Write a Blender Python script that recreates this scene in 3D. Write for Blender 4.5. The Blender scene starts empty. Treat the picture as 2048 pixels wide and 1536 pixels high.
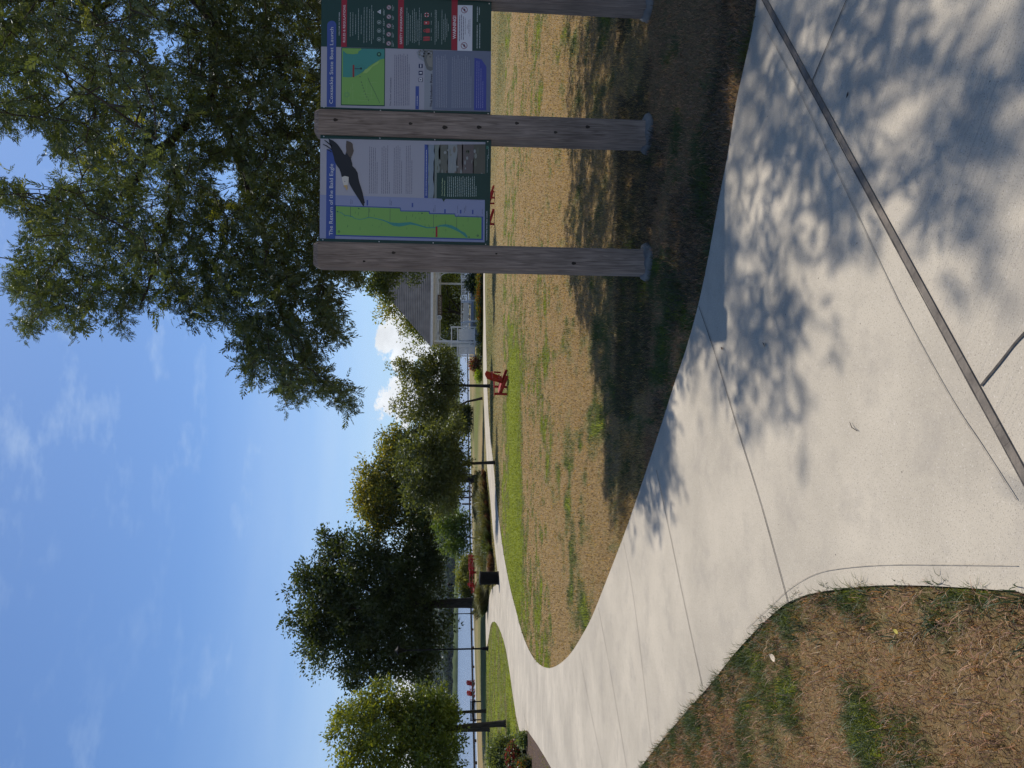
import bpy, bmesh, math, random
import numpy as np
from mathutils import Matrix, Vector
random.seed(7); RS=np.random.RandomState(11)
C=bpy.context.scene.collection
R=math.radians
# ------------------------------------------------------------------ camera
F_PX=1420.0; PITCH=R(4.5); ROLL=R(0.45); CAMH=1.5
def ray(x,y):
    a=768-y; b=x-1024
    c,s=math.cos(ROLL),math.sin(ROLL)
    r=(a*c+b*s)/F_PX; d=(b*c-a*s)/F_PX
    cp,sp=math.cos(PITCH),math.sin(PITCH)
    return (r, cp-d*sp, -sp-d*cp)
cam=bpy.data.objects.new('camera',bpy.data.cameras.new('camera')); C.objects.link(cam)
cp_,sp_=math.cos(PITCH),math.sin(PITCH); cr_,sr_=math.cos(ROLL),math.sin(ROLL)
Rv=Vector((1,0,0)); Uv=Vector((0,sp_,cp_)); Fv=Vector((0,cp_,-sp_))
R2=Rv*cr_+Uv*sr_     # photograph is held sideways: image up = world right, image right = world down
U2=Uv*cr_-Rv*sr_
camx=-U2; camy=R2; camz=-Fv
M=Matrix((camx,camy,camz)).transposed().to_4x4(); M.translation=Vector((0,0,CAMH))
cam.matrix_world=M
cam.data.sensor_width=36; cam.data.lens=F_PX/2048*36; cam.data.clip_start=0.05; cam.data.clip_end=6000
bpy.context.scene.camera=cam
# ------------------------------------------------------------------ sun, sky, exposure
SUN_AZ=R(21.25); SUN_EL=R(55.5)
SUN_DIR=Vector((math.sin(SUN_AZ)*math.cos(SUN_EL), math.cos(SUN_AZ)*math.cos(SUN_EL), math.sin(SUN_EL)))
sun=bpy.data.objects.new('sun',bpy.data.lights.new('sun','SUN')); C.objects.link(sun)
sun.data.energy=4.6; sun.data.angle=R(0.53); sun.data.color=(1.0,0.93,0.83)
sun.rotation_euler=SUN_DIR.to_track_quat('Z','Y').to_euler()
scn=bpy.context.scene
scn.view_settings.view_transform='Standard'; scn.view_settings.look='None'; scn.view_settings.gamma=1
scn.view_settings.exposure=0.0
SKY_STRENGTH=0.10
world=bpy.data.worlds.new('World'); scn.world=world; world.use_nodes=True
def build_world():
    nt=world.node_tree; N=nt.nodes; L=nt.links; N.clear()
    def nd(t,**k):
        n=N.new(t)
        for a,b in k.items(): setattr(n,a,b)
        return n
    def mth(op,a,b=None,c=None,clamp=False):
        n=nd('ShaderNodeMath',operation=op,use_clamp=clamp)
        for i,v in enumerate((a,b,c)):
            if v is None: continue
            if isinstance(v,(int,float)): n.inputs[i].default_value=v
            else: L.new(v,n.inputs[i])
        return n.outputs[0]
    sky=nd('ShaderNodeTexSky',sky_type='NISHITA'); sky.sun_disc=False
    sky.sun_elevation=SUN_EL; sky.sun_rotation=SUN_AZ; sky.altitude=50
    sky.air_density=1.0; sky.dust_density=0.6; sky.ozone_density=2.2
    tc=nd('ShaderNodeTexCoord'); sep=nd('ShaderNodeSeparateXYZ'); L.new(tc.outputs['Generated'],sep.inputs[0])
    X,Y,Z=sep.outputs
    az=mth('ARCTAN2',X,Y); el=mth('ARCSINE',Z)
    def noise(sx,sy,scale,detail,rough,off=0.0):
        c=nd('ShaderNodeCombineXYZ'); L.new(mth('MULTIPLY',az,sx),c.inputs[0]); L.new(mth('MULTIPLY',el,sy),c.inputs[1]); c.inputs[2].default_value=off
        n=nd('ShaderNodeTexNoise'); n.inputs['Scale'].default_value=scale; n.inputs['Detail'].default_value=detail; n.inputs['Roughness'].default_value=rough
        L.new(c.outputs[0],n.inputs['Vector']); return n.outputs['Fac']
    n1=noise(1,1.4,17,10,0.66,3.1)
    # cumulus banks low over the far shore: soft lobes given in azimuth / elevation
    tot=None
    for (a0,e0,ra,re) in ((4.6,3.9,3.3,2.4),(3.6,5.4,1.4,1.3),(-1.7,4.1,2.1,2.1),(-0.4,2.6,2.4,1.4),(10,3.5,5,2.2),(-24.5,2.4,3.0,2.4),(-29,2.0,4,2),(-12,1.6,9,1.8),(2,1.5,12,1.8),(40,3,12,5),(-60,4,14,6),(100,4,30,7),(-140,4,40,8)):
        da=mth('MULTIPLY',mth('SUBTRACT',az,R(a0)),1/R(ra)); de=mth('MULTIPLY',mth('SUBTRACT',el,R(e0)),1/R(re))
        q=mth('SUBTRACT',1.0,mth('ADD',mth('MULTIPLY',da,da),mth('MULTIPLY',de,de)))
        tot=q if tot is None else mth('MAXIMUM',tot,q)
    cu=mth('ADD',tot,mth('MULTIPLY',mth('SUBTRACT',n1,0.5),5.5))
    cu=mth('MULTIPLY',cu,3.0,clamp=True)
    n2=noise(1,1.3,22,6,0.55,9.0)
    cshade=mth('ADD',0.62,mth('MULTIPLY',n2,0.62))
    # high thin wisps
    w1=noise(1.0,2.9,7,10,0.64,20.0); w2=noise(1,1,2.2,3,0.5,33.0)
    wi=mth('MULTIPLY',mth('SUBTRACT',w1,0.53),4.5,clamp=True)
    wi=mth('MULTIPLY',wi,mth('MULTIPLY',mth('SUBTRACT',w2,0.37),4,clamp=True))
    wi=mth('MULTIPLY',wi,0.4)
    # pale veil towards the horizon on the right
    ve=mth('MULTIPLY',mth('SUBTRACT',R(19),el),1/R(19),clamp=True)
    ve=mth('MULTIPLY',mth('MULTIPLY',ve,noise(1,5,3,5,0.55,50.0)),1.05)
    m1=nd('ShaderNodeMixRGB'); L.new(mth('MAXIMUM',wi,ve),m1.inputs[0])
    tint=nd('ShaderNodeMixRGB',blend_type='MULTIPLY'); tint.inputs[0].default_value=1; tint.inputs[2].default_value=(0.72,0.92,1.17,1)
    L.new(sky.outputs[0],tint.inputs[1]); L.new(tint.outputs[0],m1.inputs[1]); m1.inputs[2].default_value=(6.4,7.8,9.4,1)
    cc=nd('ShaderNodeVectorMath',operation='SCALE'); cc.inputs[0].default_value=(9.0,9.4,9.9); L.new(cshade,cc.inputs['Scale'])
    m2=nd('ShaderNodeMixRGB'); L.new(cu,m2.inputs[0]); L.new(m1.outputs[0],m2.inputs[1]); L.new(cc.outputs[0],m2.inputs[2])
    bg=nd('ShaderNodeBackground'); bg.inputs[1].default_value=SKY_STRENGTH; L.new(m2.outputs[0],bg.inputs[0])
    o=nd('ShaderNodeOutputWorld'); L.new(bg.outputs[0],o.inputs[0])
build_world()
# ------------------------------------------------------------------ helpers
def sst(a,b,x):
    t=np.clip((np.asarray(x,float)-a)/(b-a),0,1); return t*t*(3-2*t)
def gzn(Y): return -0.66*sst(6,30,Y)-0.24*sst(30,105,Y)
def gz(Y): return float(gzn(Y))
def at(x,y,Y):
    r=ray(x,y); k=Y/r[1]; return Vector((r[0]*k,Y,CAMH+r[2]*k))
def gnd(x,y):
    r=ray(x,y); t=0.2
    while t<600:
        if CAMH+r[2]*t<gz(r[1]*t): break
        t*=1.002
    return Vector((r[0]*t,r[1]*t,gz(r[1]*t)))
def to_img(P):
    P=np.asarray(P,float); d=P-np.array([0,0,CAMH])
    f=d@np.array(Fv); a=(d@np.array(R2))/f*F_PX; b=-(d@np.array(U2))/f*F_PX
    return 1024+b,768-a,f
def px(n,Y): return n*Y/F_PX      # n photograph pixels at distance Y, in metres
def inpoly(px_,py_,poly):
    px_=np.asarray(px_); py_=np.asarray(py_); ins=np.zeros(px_.shape,bool); n=len(poly)
    for i in range(n):
        x1,y1=poly[i][0],poly[i][1]; x2,y2=poly[(i+1)%n][0],poly[(i+1)%n][1]
        if y1==y2: continue
        c=((y1>py_)!=(y2>py_))&(px_<(x2-x1)*(py_-y1)/(y2-y1)+x1); ins^=c
    return ins
_lat=RS.rand(256,256)
def vnoise(x,y,s=1.0,o=0):
    x=np.asarray(x)*s+37.7*o+500; y=np.asarray(y)*s+91.3*o+500
    xi=np.floor(x).astype(int); yi=np.floor(y).astype(int); fx=x-xi; fy=y-yi
    fx=fx*fx*(3-2*fx); fy=fy*fy*(3-2*fy)
    g=lambda i,j:_lat[(xi+i)%256,(yi+j)%256]
    return (g(0,0)*(1-fx)+g(1,0)*fx)*(1-fy)+(g(0,1)*(1-fx)+g(1,1)*fx)*fy
def fbm(x,y,s,o=0,k=4):
    v=0;a=.5;t=0
    for i in range(k): v=v+a*vnoise(x,y,s*2**i,o+i); t+=a; a*=.5
    return v/t
ORG={}
def tag(o,label=None,cat=None,group=None,kind=None):
    if label: o['label']=label
    if cat: o['category']=cat
    if group: o['group']=group
    if kind: o['kind']=kind
    return o
def thing(name,label,cat,loc=(0,0,0),rz=0,group=None):
    o=bpy.data.objects.new(name,None); C.objects.link(o); o.location=loc; o.rotation_euler=(0,0,rz)
    o.empty_display_size=0.2
    return tag(o,label,cat,group)
def link(name,me,mat,parent=None,world_org=None,smooth=False):
    """mesh given in world coordinates when world_org is set; made local to the thing"""
    o=bpy.data.objects.new(name,me); C.objects.link(o)
    if mat is not None: me.materials.append(mat)
    if parent is not None: o.parent=parent
    if smooth:
        me.polygons.foreach_set('use_smooth',[True]*len(me.polygons))
    return o
class MB:
    def __init__(s,org=(0,0,0)): s.v=[]; s.f=[]; s.o=Vector(org)
    def add(s,vs,fs):
        b=len(s.v); s.v+= [Vector(v)-s.o for v in vs]; s.f+=[tuple(i+b for i in f) for f in fs]; return s
    def box(s,c,d,rz=0,m=None):
        hx,hy,hz=d[0]/2,d[1]/2,d[2]/2
        vs=[Vector((x,y,z)) for z in(-hz,hz) for y in(-hy,hy) for x in(-hx,hx)]
        Mx=m if m is not None else Matrix.Rotation(rz,3,'Z')
        return s.add([Mx@v+Vector(c) for v in vs],[(0,2,3,1),(4,5,7,6),(0,1,5,4),(2,6,7,3),(1,3,7,5),(0,4,6,2)])
    def bar(s,a,b,w,h,up=(0,0,1)):
        a=Vector(a);b=Vector(b); z=(b-a); L_=z.length; z.normalize(); u=Vector(up)
        if abs(z.dot(u))>.95: u=Vector((0,1,0))
        x=z.cross(u).normalized(); y=x.cross(z).normalized()
        m=Matrix((x,z,y)).transposed(); return s.box((a+b)/2,(w,L_,h),m=m)
    def tube(s,pts,rad,n=8,cap=True):
        pts=[Vector(p) for p in pts]; k=len(pts)
        if not hasattr(rad,'__len__'): rad=[rad]*k
        vs=[];fs=[]; ref=Vector((.31,.95,.1))
        for i,p in enumerate(pts):
            t=(pts[min(i+1,k-1)]-pts[max(i-1,0)]).normalized()
            x=t.cross(ref).normalized(); y=t.cross(x)
            for j in range(n):
                a=2*math.pi*j/n; vs.append(p+x*math.cos(a)*rad[i]+y*math.sin(a)*rad[i])
        for i in range(k-1):
            for j in range(n):
                j2=(j+1)%n; fs.append((i*n+j,i*n+j2,(i+1)*n+j2,(i+1)*n+j))
        if cap: fs.append(tuple(range(n-1,-1,-1))); fs.append(tuple((k-1)*n+j for j in range(n)))
        return s.add(vs,fs)
    def cyl(s,c,r,h,n=20,r2=None):
        c=Vector(c); return s.tube([c,c+Vector((0,0,h))],[r,r if r2 is None else r2],n)
    def lathe(s,c,prof,n=20):
        c=Vector(c); vs=[];fs=[];k=len(prof)
        for r,z in prof:
            for j in range(n):
                a=2*math.pi*j/n; vs.append(c+Vector((r*math.cos(a),r*math.sin(a),z)))
        for i in range(k-1):
            for j in range(n):
                j2=(j+1)%n; fs.append((i*n+j,i*n+j2,(i+1)*n+j2,(i+1)*n+j))
        return s.add(vs,fs)
    def build(s,name,mat,parent=None,smooth=False,bevel=0):
        me=bpy.data.meshes.new(name); me.from_pydata([tuple(v) for v in s.v],[],s.f); me.update()
        if bevel:
            bm=bmesh.new(); bm.from_mesh(me)
            es=[e for e in bm.edges if len(e.link_faces)==2 and e.calc_face_angle(0)>R(40)]
            bmesh.ops.bevel(bm,geom=es,offset=bevel,segments=1,affect='EDGES',clamp_overlap=True); bm.to_mesh(me); bm.free()
        return link(name,me,mat,parent,smooth=smooth)
def np_mesh(name,V,Fc,mat,parent=None,col=None,fl=None):
    """V (n,3), Fc (m,k) equal-size faces"""
    me=bpy.data.meshes.new(name); n=len(V); m,k=Fc.shape
    me.vertices.add(n); me.vertices.foreach_set('co',np.asarray(V,np.float32).ravel())
    me.loops.add(m*k); me.loops.foreach_set('vertex_index',Fc.astype(np.int32).ravel())
    me.polygons.add(m); me.polygons.foreach_set('loop_start',np.arange(0,m*k,k,dtype=np.int32))
    me.update(calc_edges=True)
    if col is not None:
        a=me.attributes.new('tint','FLOAT_COLOR','POINT'); c4=np.ones((n,4),np.float32); c4[:,:3]=col; a.data.foreach_set('color',c4.ravel())
    if fl is not None:
        a=me.attributes.new('green','FLOAT','POINT'); a.data.foreach_set('value',np.asarray(fl,np.float32))
    return link(name,me,mat,parent)
# ------------------------------------------------------------------ materials
def newmat(name):
    m=bpy.data.materials.new(name); m.use_nodes=True; nt=m.node_tree; nt.nodes.clear(); return m,nt.nodes,nt.links
def rampmat(name,c1,c2,scale=5,rough=.8,bump=0,bscale=None,detail=6,stretch=None,spec=.3,metal=0,lo=.3,hi=.7,third=None):
    m,N,L=newmat(name); o=N.new('ShaderNodeOutputMaterial'); b=N.new('ShaderNodeBsdfPrincipled'); L.new(b.outputs[0],o.inputs[0])
    tc=N.new('ShaderNodeTexCoord'); mp=N.new('ShaderNodeMapping'); L.new(tc.outputs['Object'],mp.inputs[0])
    if stretch: mp.inputs['Scale'].default_value=stretch
    n=N.new('ShaderNodeTexNoise'); n.inputs['Scale'].default_value=scale; n.inputs['Detail'].default_value=detail; L.new(mp.outputs[0],n.inputs[0])
    r=N.new('ShaderNodeValToRGB'); r.color_ramp.elements[0].position=lo; r.color_ramp.elements[1].position=hi
    r.color_ramp.elements[0].color=(*c1,1); r.color_ramp.elements[1].color=(*c2,1)
    if third:
        e=r.color_ramp.elements.new((lo+hi)/2); e.color=(*third,1)
    L.new(n.outputs[0],r.inputs[0]); L.new(r.outputs[0],b.inputs['Base Color'])
    b.inputs['Roughness'].default_value=rough; b.inputs['Specular IOR Level'].default_value=spec; b.inputs['Metallic'].default_value=metal
    if bump:
        n2=N.new('ShaderNodeTexNoise'); n2.inputs['Scale'].default_value=bscale or scale*4; n2.inputs['Detail'].default_value=5; L.new(mp.outputs[0],n2.inputs[0])
        bp=N.new('ShaderNodeBump'); bp.inputs['Strength'].default_value=bump; bp.inputs['Distance'].default_value=.01; L.new(n2.outputs[0],bp.inputs['Height']); L.new(bp.outputs[0],b.inputs['Normal'])
    return m
def leafmat(name,trans=.4,gloss=.12,rough=.45):
    m,N,L=newmat(name); o=N.new('ShaderNodeOutputMaterial'); at_=N.new('ShaderNodeAttribute'); at_.attribute_name='tint'
    d=N.new('ShaderNodeBsdfDiffuse'); t=N.new('ShaderNodeBsdfTranslucent'); g=N.new('ShaderNodeBsdfGlossy'); g.inputs['Roughness'].default_value=rough
    g.inputs['Color'].default_value=(.8,.85,.9,1)
    tt=N.new('ShaderNodeMixRGB'); tt.blend_type='MULTIPLY'; tt.inputs[0].default_value=1; tt.inputs[2].default_value=(1.65,1.5,.5,1); L.new(at_.outputs['Color'],tt.inputs[1])
    L.new(at_.outputs['Color'],d.inputs[0]); L.new(tt.outputs[0],t.inputs[0])
    m1=N.new('ShaderNodeMixShader'); m1.inputs[0].default_value=trans; L.new(d.outputs[0],m1.inputs[1]); L.new(t.outputs[0],m1.inputs[2])
    m2=N.new('ShaderNodeMixShader'); m2.inputs[0].default_value=gloss; L.new(m1.outputs[0],m2.inputs[1]); L.new(g.outputs[0],m2.inputs[2])
    L.new(m2.outputs[0],o.inputs[0]); return m
def concretemat(name,c1,c2,broom_dir=None):
    m,N,L=newmat(name); o=N.new('ShaderNodeOutputMaterial'); b=N.new('ShaderNodeBsdfPrincipled'); L.new(b.outputs[0],o.inputs[0])
    tc=N.new('ShaderNodeTexCoord')
    def noi(s,d=4,vec=None,r=.5):
        n=N.new('ShaderNodeTexNoise'); n.inputs['Scale'].default_value=s; n.inputs['Detail'].default_value=d; n.inputs['Roughness'].default_value=r
        L.new(vec or tc.outputs['Object'],n.inputs[0]); return n.outputs[0]
    def mix(a,bb,f,mode='MIX'):
        x=N.new('ShaderNodeMixRGB'); x.blend_type=mode
        for i,v in((0,f),(1,a),(2,bb)):
            if isinstance(v,(int,float)): x.inputs[i].default_value=v if i==0 else (v,v,v,1)
            elif isinstance(v,tuple): x.inputs[i].default_value=(*v,1)[:4]
            else: L.new(v,x.inputs[i])
        return x.outputs[0]
    def rmp(v,a,bb):
        x=N.new('ShaderNodeMapRange'); x.inputs[1].default_value=a; x.inputs[2].default_value=bb; L.new(v,x.inputs[0]); return x.outputs[0]
    base=mix(c1,c2,rmp(noi(.9,5,r=.6),.35,.65))
    base=mix(base,(.26,.23,.19),rmp(noi(230,2),.58,.70))          # fine aggregate specks
    base=mix(base,(.55,.50,.43),rmp(noi(170,2),.62,.75))
    base=mix(base,(.30,.27,.23),mix(0.0,rmp(noi(3.2,8,r=.75),.50,.72),.62,'MIX'))   # blotchy wear
    v=N.new('ShaderNodeTexVoronoi'); v.inputs['Scale'].default_value=9; L.new(tc.outputs['Object'],v.inputs[0])
    base=mix(base,(.1,.09,.08),rmp(v.outputs['Distance'],.035,.018))                 # small dark bits
    hgt=noi(420,3)
    if broom_dir is not None:
        mp=N.new('ShaderNodeMapping'); mp.inputs['Rotation'].default_value=(0,0,-broom_dir); 
        L.new(tc.outputs['Object'],mp.inputs[0])
        mp2=N.new('ShaderNodeMapping'); mp2.inputs['Scale'].default_value=(1.2,150,1); L.new(mp.outputs[0],mp2.inputs[0])
        bn=noi(1.0,3,mp2.outputs[0]); base=mix(base,(.30,.275,.24),mix(0.0,rmp(bn,.52,.75),.55,'MIX'))
        hh=N.new('ShaderNodeMath'); hh.operation='ADD'; L.new(hgt,hh.inputs[0]); L.new(bn,hh.inputs[1]); hgt=hh.outputs[0]
    L.new(base,b.inputs['Base Color']); b.inputs['Roughness'].default_value=.9; b.inputs['Specular IOR Level'].default_value=.2
    bp=N.new('ShaderNodeBump'); bp.inputs['Strength'].default_value=.35; bp.inputs['Distance'].default_value=.003; L.new(hgt,bp.inputs['Height']); L.new(bp.outputs[0],b.inputs['Normal'])
    return m
def groundmat():
    m,N,L=newmat('lawn_ground'); o=N.new('ShaderNodeOutputMaterial'); b=N.new('ShaderNodeBsdfPrincipled'); L.new(b.outputs[0],o.inputs[0])
    tc=N.new('ShaderNodeTexCoord'); a=N.new('ShaderNodeAttribute'); a.attribute_name='green'
    def noi(s,d=4,r=.6):
        n=N.new('ShaderNodeTexNoise'); n.inputs['Scale'].default_value=s; n.inputs['Detail'].default_value=d; n.inputs['Roughness'].default_value=r; L.new(tc.outputs['Object'],n.inputs[0]); return n.outputs[0]
    def mth(op,x,y):
        n=N.new('ShaderNodeMath'); n.operation=op
        for i,v in enumerate((x,y)):
            if isinstance(v,(int,float)): n.inputs[i].default_value=v
            else: L.new(v,n.inputs[i])
        return n.outputs[0]
    f=mth('ADD',a.outputs['Fac'],mth('MULTIPLY',mth('SUBTRACT',noi(9,8,.75),.5),1.5))
    r=N.new('ShaderNodeValToRGB'); cr=r.color_ramp; cr.elements[0].position=0; cr.elements[0].color=(.29,.20,.095,1)
    cr.elements[1].position=1; cr.elements[1].color=(.19,.22,.018,1)
    for p,c in((.3,(.235,.19,.085)),(.5,(.155,.145,.055)),(.72,(.105,.12,.03))):
        e=cr.elements.new(p); e.color=(*c,1)
    L.new(f,r.inputs[0])
    mul=N.new('ShaderNodeMixRGB'); mul.blend_type='MULTIPLY'; mul.inputs[0].default_value=1
    r2=N.new('ShaderNodeMapRange'); L.new(noi(55,6,.8),r2.inputs[0]); r2.inputs[1].default_value=.3; r2.inputs[2].default_value=.7; r2.inputs[3].default_value=.55; r2.inputs[4].default_value=1.35
    L.new(r.outputs[0],mul.inputs[1]); L.new(r2.outputs[0],mul.inputs[2]); L.new(mul.outputs[0],b.inputs['Base Color'])
    b.inputs['Roughness'].default_value=.95; b.inputs['Specular IOR Level'].default_value=.1
    bp=N.new('ShaderNodeBump'); bp.inputs['Strength'].default_value=.9; bp.inputs['Distance'].default_value=.03; L.new(noi(40,6,.8),bp.inputs['Height']); L.new(bp.outputs[0],b.inputs['Normal'])
    return m
def flat(name,c,rough=.45,spec=.4,emit=None): return rampmat(name,tuple(v*.93 for v in c),c,scale=30,rough=rough,spec=spec)
MT={}
MT['leaf']=leafmat('leaf',.42,.035,.45); MT['leafgloss']=leafmat('leaf_near',.32,.045,.4)
MT['grass']=leafmat('grass_blade',.25,.04,.6)
MT['bark']=rampmat('bark',(.022,.018,.015),(.065,.053,.043),scale=12,rough=.95,bump=.8,stretch=(1,1,.25))
MT['wood']=None
MT['path']=concretemat('path_concrete',(.50,.445,.355),(.37,.33,.265))
MT['plaza']=concretemat('plaza_concrete',(.495,.44,.35),(.405,.36,.29),broom_dir=R(148))
MT['curb']=rampmat('weathered_curb',(.10,.085,.072),(.19,.16,.13),scale=14,rough=.9,bump=.5,bscale=60,third=(.15,.13,.108))
MT['joint']=rampmat('joint_filler',(.03,.027,.025),(.10,.09,.08),scale=40,rough=1)
MT['faint']=rampmat('worn_joint',(.10,.09,.08),(.22,.195,.165),scale=5,rough=1)
MT['score']=rampmat('tooled_line',(.20,.175,.145),(.38,.34,.275),scale=30,rough=1)
MT['red']=rampmat('red_plastic',(.30,.007,.006),(.40,.012,.010),scale=6,rough=.5,spec=.3)
MT['brown']=rampmat('brown_timber',(.05,.03,.02),(.10,.065,.045),scale=8,rough=.8,stretch=(1,8,8))
MT['black']=rampmat('black_metal',(.004,.004,.005),(.011,.011,.012),scale=10,rough=.6,spec=.1)
MT['white']=rampmat('white_paint',(.62,.63,.64),(.74,.74,.73),scale=4,rough=.6)
MT['footing']=rampmat('footing_concrete',(.14,.135,.125),(.25,.24,.22),scale=12,rough=.95,bump=.6,bscale=50)
MT['stonewall']=rampmat('pale_coping',(.5,.47,.42),(.62,.58,.5),scale=2,rough=.9)
MT['bulkhead']=rampmat('dark_bulkhead_timber',(.02,.018,.016),(.06,.05,.045),scale=3,rough=.9)
MT['mulch']=rampmat('mulch',(.035,.022,.016),(.12,.075,.05),scale=40,rough=1,bump=1,bscale=70)
def woodmat():
    m,N,L=newmat('weathered_wood'); o=N.new('ShaderNodeOutputMaterial'); b=N.new('ShaderNodeBsdfPrincipled'); L.new(b.outputs[0],o.inputs[0])
    tc=N.new('ShaderNodeTexCoord'); mp=N.new('ShaderNodeMapping'); mp.inputs['Scale'].default_value=(1,1,.055); L.new(tc.outputs['Object'],mp.inputs[0])
    n=N.new('ShaderNodeTexNoise'); n.inputs['Scale'].default_value=70; n.inputs['Detail'].default_value=8; n.inputs['Distortion'].default_value=1.2; L.new(mp.outputs[0],n.inputs[0])
    n2=N.new('ShaderNodeTexNoise'); n2.inputs['Scale'].default_value=2.3; n2.inputs['Detail'].default_value=4; L.new(tc.outputs['Object'],n2.inputs[0])
    r=N.new('ShaderNodeValToRGB'); r.color_ramp.elements[0].position=.3; r.color_ramp.elements[1].position=.7
    r.color_ramp.elements[0].color=(.15,.118,.10,1); r.color_ramp.elements[1].color=(.36,.295,.25,1); L.new(n.outputs[0],r.inputs[0])
    mx=N.new('ShaderNodeMixRGB'); mx.blend_type='MULTIPLY'; mx.inputs[0].default_value=.7; r2=N.new('ShaderNodeMapRange'); r2.inputs[1].default_value=.3; r2.inputs[2].default_value=.7; r2.inputs[3].default_value=.6; r2.inputs[4].default_value=1.2
    L.new(n2.outputs[0],r2.inputs[0]); L.new(r.outputs[0],mx.inputs[1]); L.new(r2.outputs[0],mx.inputs[2]); L.new(mx.outputs[0],b.inputs['Base Color'])
    b.inputs['Roughness'].default_value=.85; b.inputs['Specular IOR Level'].default_value=.2
    bp=N.new('ShaderNodeBump'); bp.inputs['Strength'].default_value=.5; bp.inputs['Distance'].default_value=.004; L.new(n.outputs[0],bp.inputs['Height']); L.new(bp.outputs[0],b.inputs['Normal'])
    return m
MT['wood']=woodmat()
# ------------------------------------------------------------------ pavement outlines (traced, laid on the ground)
def G(pts): return [gnd(*p) for p in pts]
LAWN_EDGE=[(1548,-420),(1540,-260),(1530,-120),(1519,0),(1510,60),(1494,130),(1477,210),(1461,310),(1441,410),(1424,500),(1404,600),(1379,690),(1352,770),(1320,870),(1286,970),(1251,1070),(1214,1165),(1186,1235),(1164,1275),(1144,1306),(1122,1327),(1100,1336),(1080,1328),(1062,1305),(1046,1268),(1034,1225),(1021,1175),(1010,1120),(1001,1060),(994,1000),(987.5,930),(979,850),(975,780),(973.5,720),(971.5,640),(970,545),(968.5,300),(967,0),(966,-400)]
FAR_EDGE=[(963,-400),(964,0),(965.5,300),(967,545),(967.5,640),(966.5,720),(967.5,780),(970,850),(973.5,920),(977,960),(981,1000),(986.5,1060),(992,1110),(996.5,1150),(997,1164),(993,1170),(987,1174),(983,1179),(979.7,1191),(977.5,1209),(972,1221),(971.5,1250),(972.3,1275),(973,1296),(976,1287),(979,1268),(982,1250),(985,1244.5),(989,1243),(993,1246),(998,1254),(1003,1266),(1008,1281),(1012,1296),(1016,1318),(1021,1350),(1026,1387),(1033,1432),(1040,1462),(1056,1461),(1075,1488),(1092,1515),(1104,1536),(1130,1580),(1160,1660)]
NEAR_EDGE=[(1225,1660),(1248,1600),(1285,1536),(1308,1505),(1330,1478),(1380,1420),(1425,1370),(1470,1312),(1520,1258),(1570,1213),(1600,1197),(1640,1185),(1690,1178),(1760,1171),(1850,1171),(1950,1176),(2048,1183)]
def smooth(P,n=4):
    out=[]
    for i in range(len(P)-1):
        p0=P[max(i-1,0)];p1=P[i];p2=P[i+1];p3=P[min(i+2,len(P)-1)]
        for k in range(n):
            t=k/n; out.append(.5*((2*p1)+(p2-p0)*t+(2*p0-5*p1+4*p2-p3)*t*t+(3*p1-p0-3*p2+p3)*t**3))
    out.append(P[-1]); return out
lawn_w=smooth(G(LAWN_EDGE)); far_w=G(FAR_EDGE); near_w=smooth(G(NEAR_EDGE),3)
cA=gnd(1537,0); cB=gnd(2038,908); cdir=(cB-cA); cdir.z=0; cdir.normalize()
cStart=cA-cdir*0.62                      # where the curb line meets the lawn edge
cEnd=cB+cdir*0.62
lw=[p for p in lawn_w if (p-cA).cross(cdir).z<0 or p.y>5]   # lawn edge points on the path side of the curb
nrm=Vector((-cdir.y,cdir.x,0))
def side(p): return (p-cA).dot(nrm)
s_ref=side(gnd(1500,700))
lw=[p for p in lawn_w if side(p)*s_ref>0 or p.y>6]
path_poly=[cA-cdir*0.05]+lw+far_w+near_w+[Vector((near_w[-1].x-.01,cEnd.y+.02,0)),cEnd]
first=[p for p in lawn_w if side(p)*s_ref<=0 and p.y<=6]
plaza_poly=[cA-cdir*0.05,cEnd,Vector((-0.75,1.2,0)),Vector((-1.2,.2,0)),Vector((-1.4,-8,0)),Vector((14,-8,0)),Vector((14,first[0].y if first else 2.4,0))]+first
def drape(name,poly,dz,mat,parent=None,clean=0.0):
    bm=bmesh.new(); n_=len(poly)
    from mathutils.geometry import delaunay_2d_cdt
    r_=delaunay_2d_cdt([Vector((p.x,p.y)) for p in poly],[(i,(i+1)%n_) for i in range(n_)],[],1,1e-5)
    vs=[bm.verts.new((v.x,v.y,0)) for v in r_[0]]; ii=[(v.x,v.y) for v in poly]
    for f in r_[2]:
        cx=sum(r_[0][i].x for i in f)/len(f); cy=sum(r_[0][i].y for i in f)/len(f)
        if inpoly(np.array([cx]),np.array([cy]),ii)[0]: bm.faces.new([vs[i] for i in f])
    ymax=max(p.y for p in poly); y=6.0
    while y<ymax:
        geom=bm.verts[:]+bm.edges[:]+bm.faces[:]
        bmesh.ops.bisect_plane(bm,geom=geom,plane_co=(0,y,0),plane_no=(0,1,0)); y+=1.0 if y<40 else 4.0
    for v in bm.verts: v.co.z=gz(v.co.y)+dz
    bmesh.ops.recalc_face_normals(bm,faces=bm.faces[:])
    for f in bm.faces:
        if f.normal.z<0: f.normal_flip()
    me=bpy.data.meshes.new(name); bm.to_mesh(me); bm.free()
    return link(name,me,mat,parent)
path_o=drape('path',path_poly,.014,MT['path']); tag(path_o,'pale concrete footpath curving between the lawns','path',kind='structure')
plaza_o=drape('plaza',plaza_poly,.014,MT['plaza']); tag(plaza_o,'broom finished concrete plaza in the foreground','pavement',kind='structure')
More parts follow.
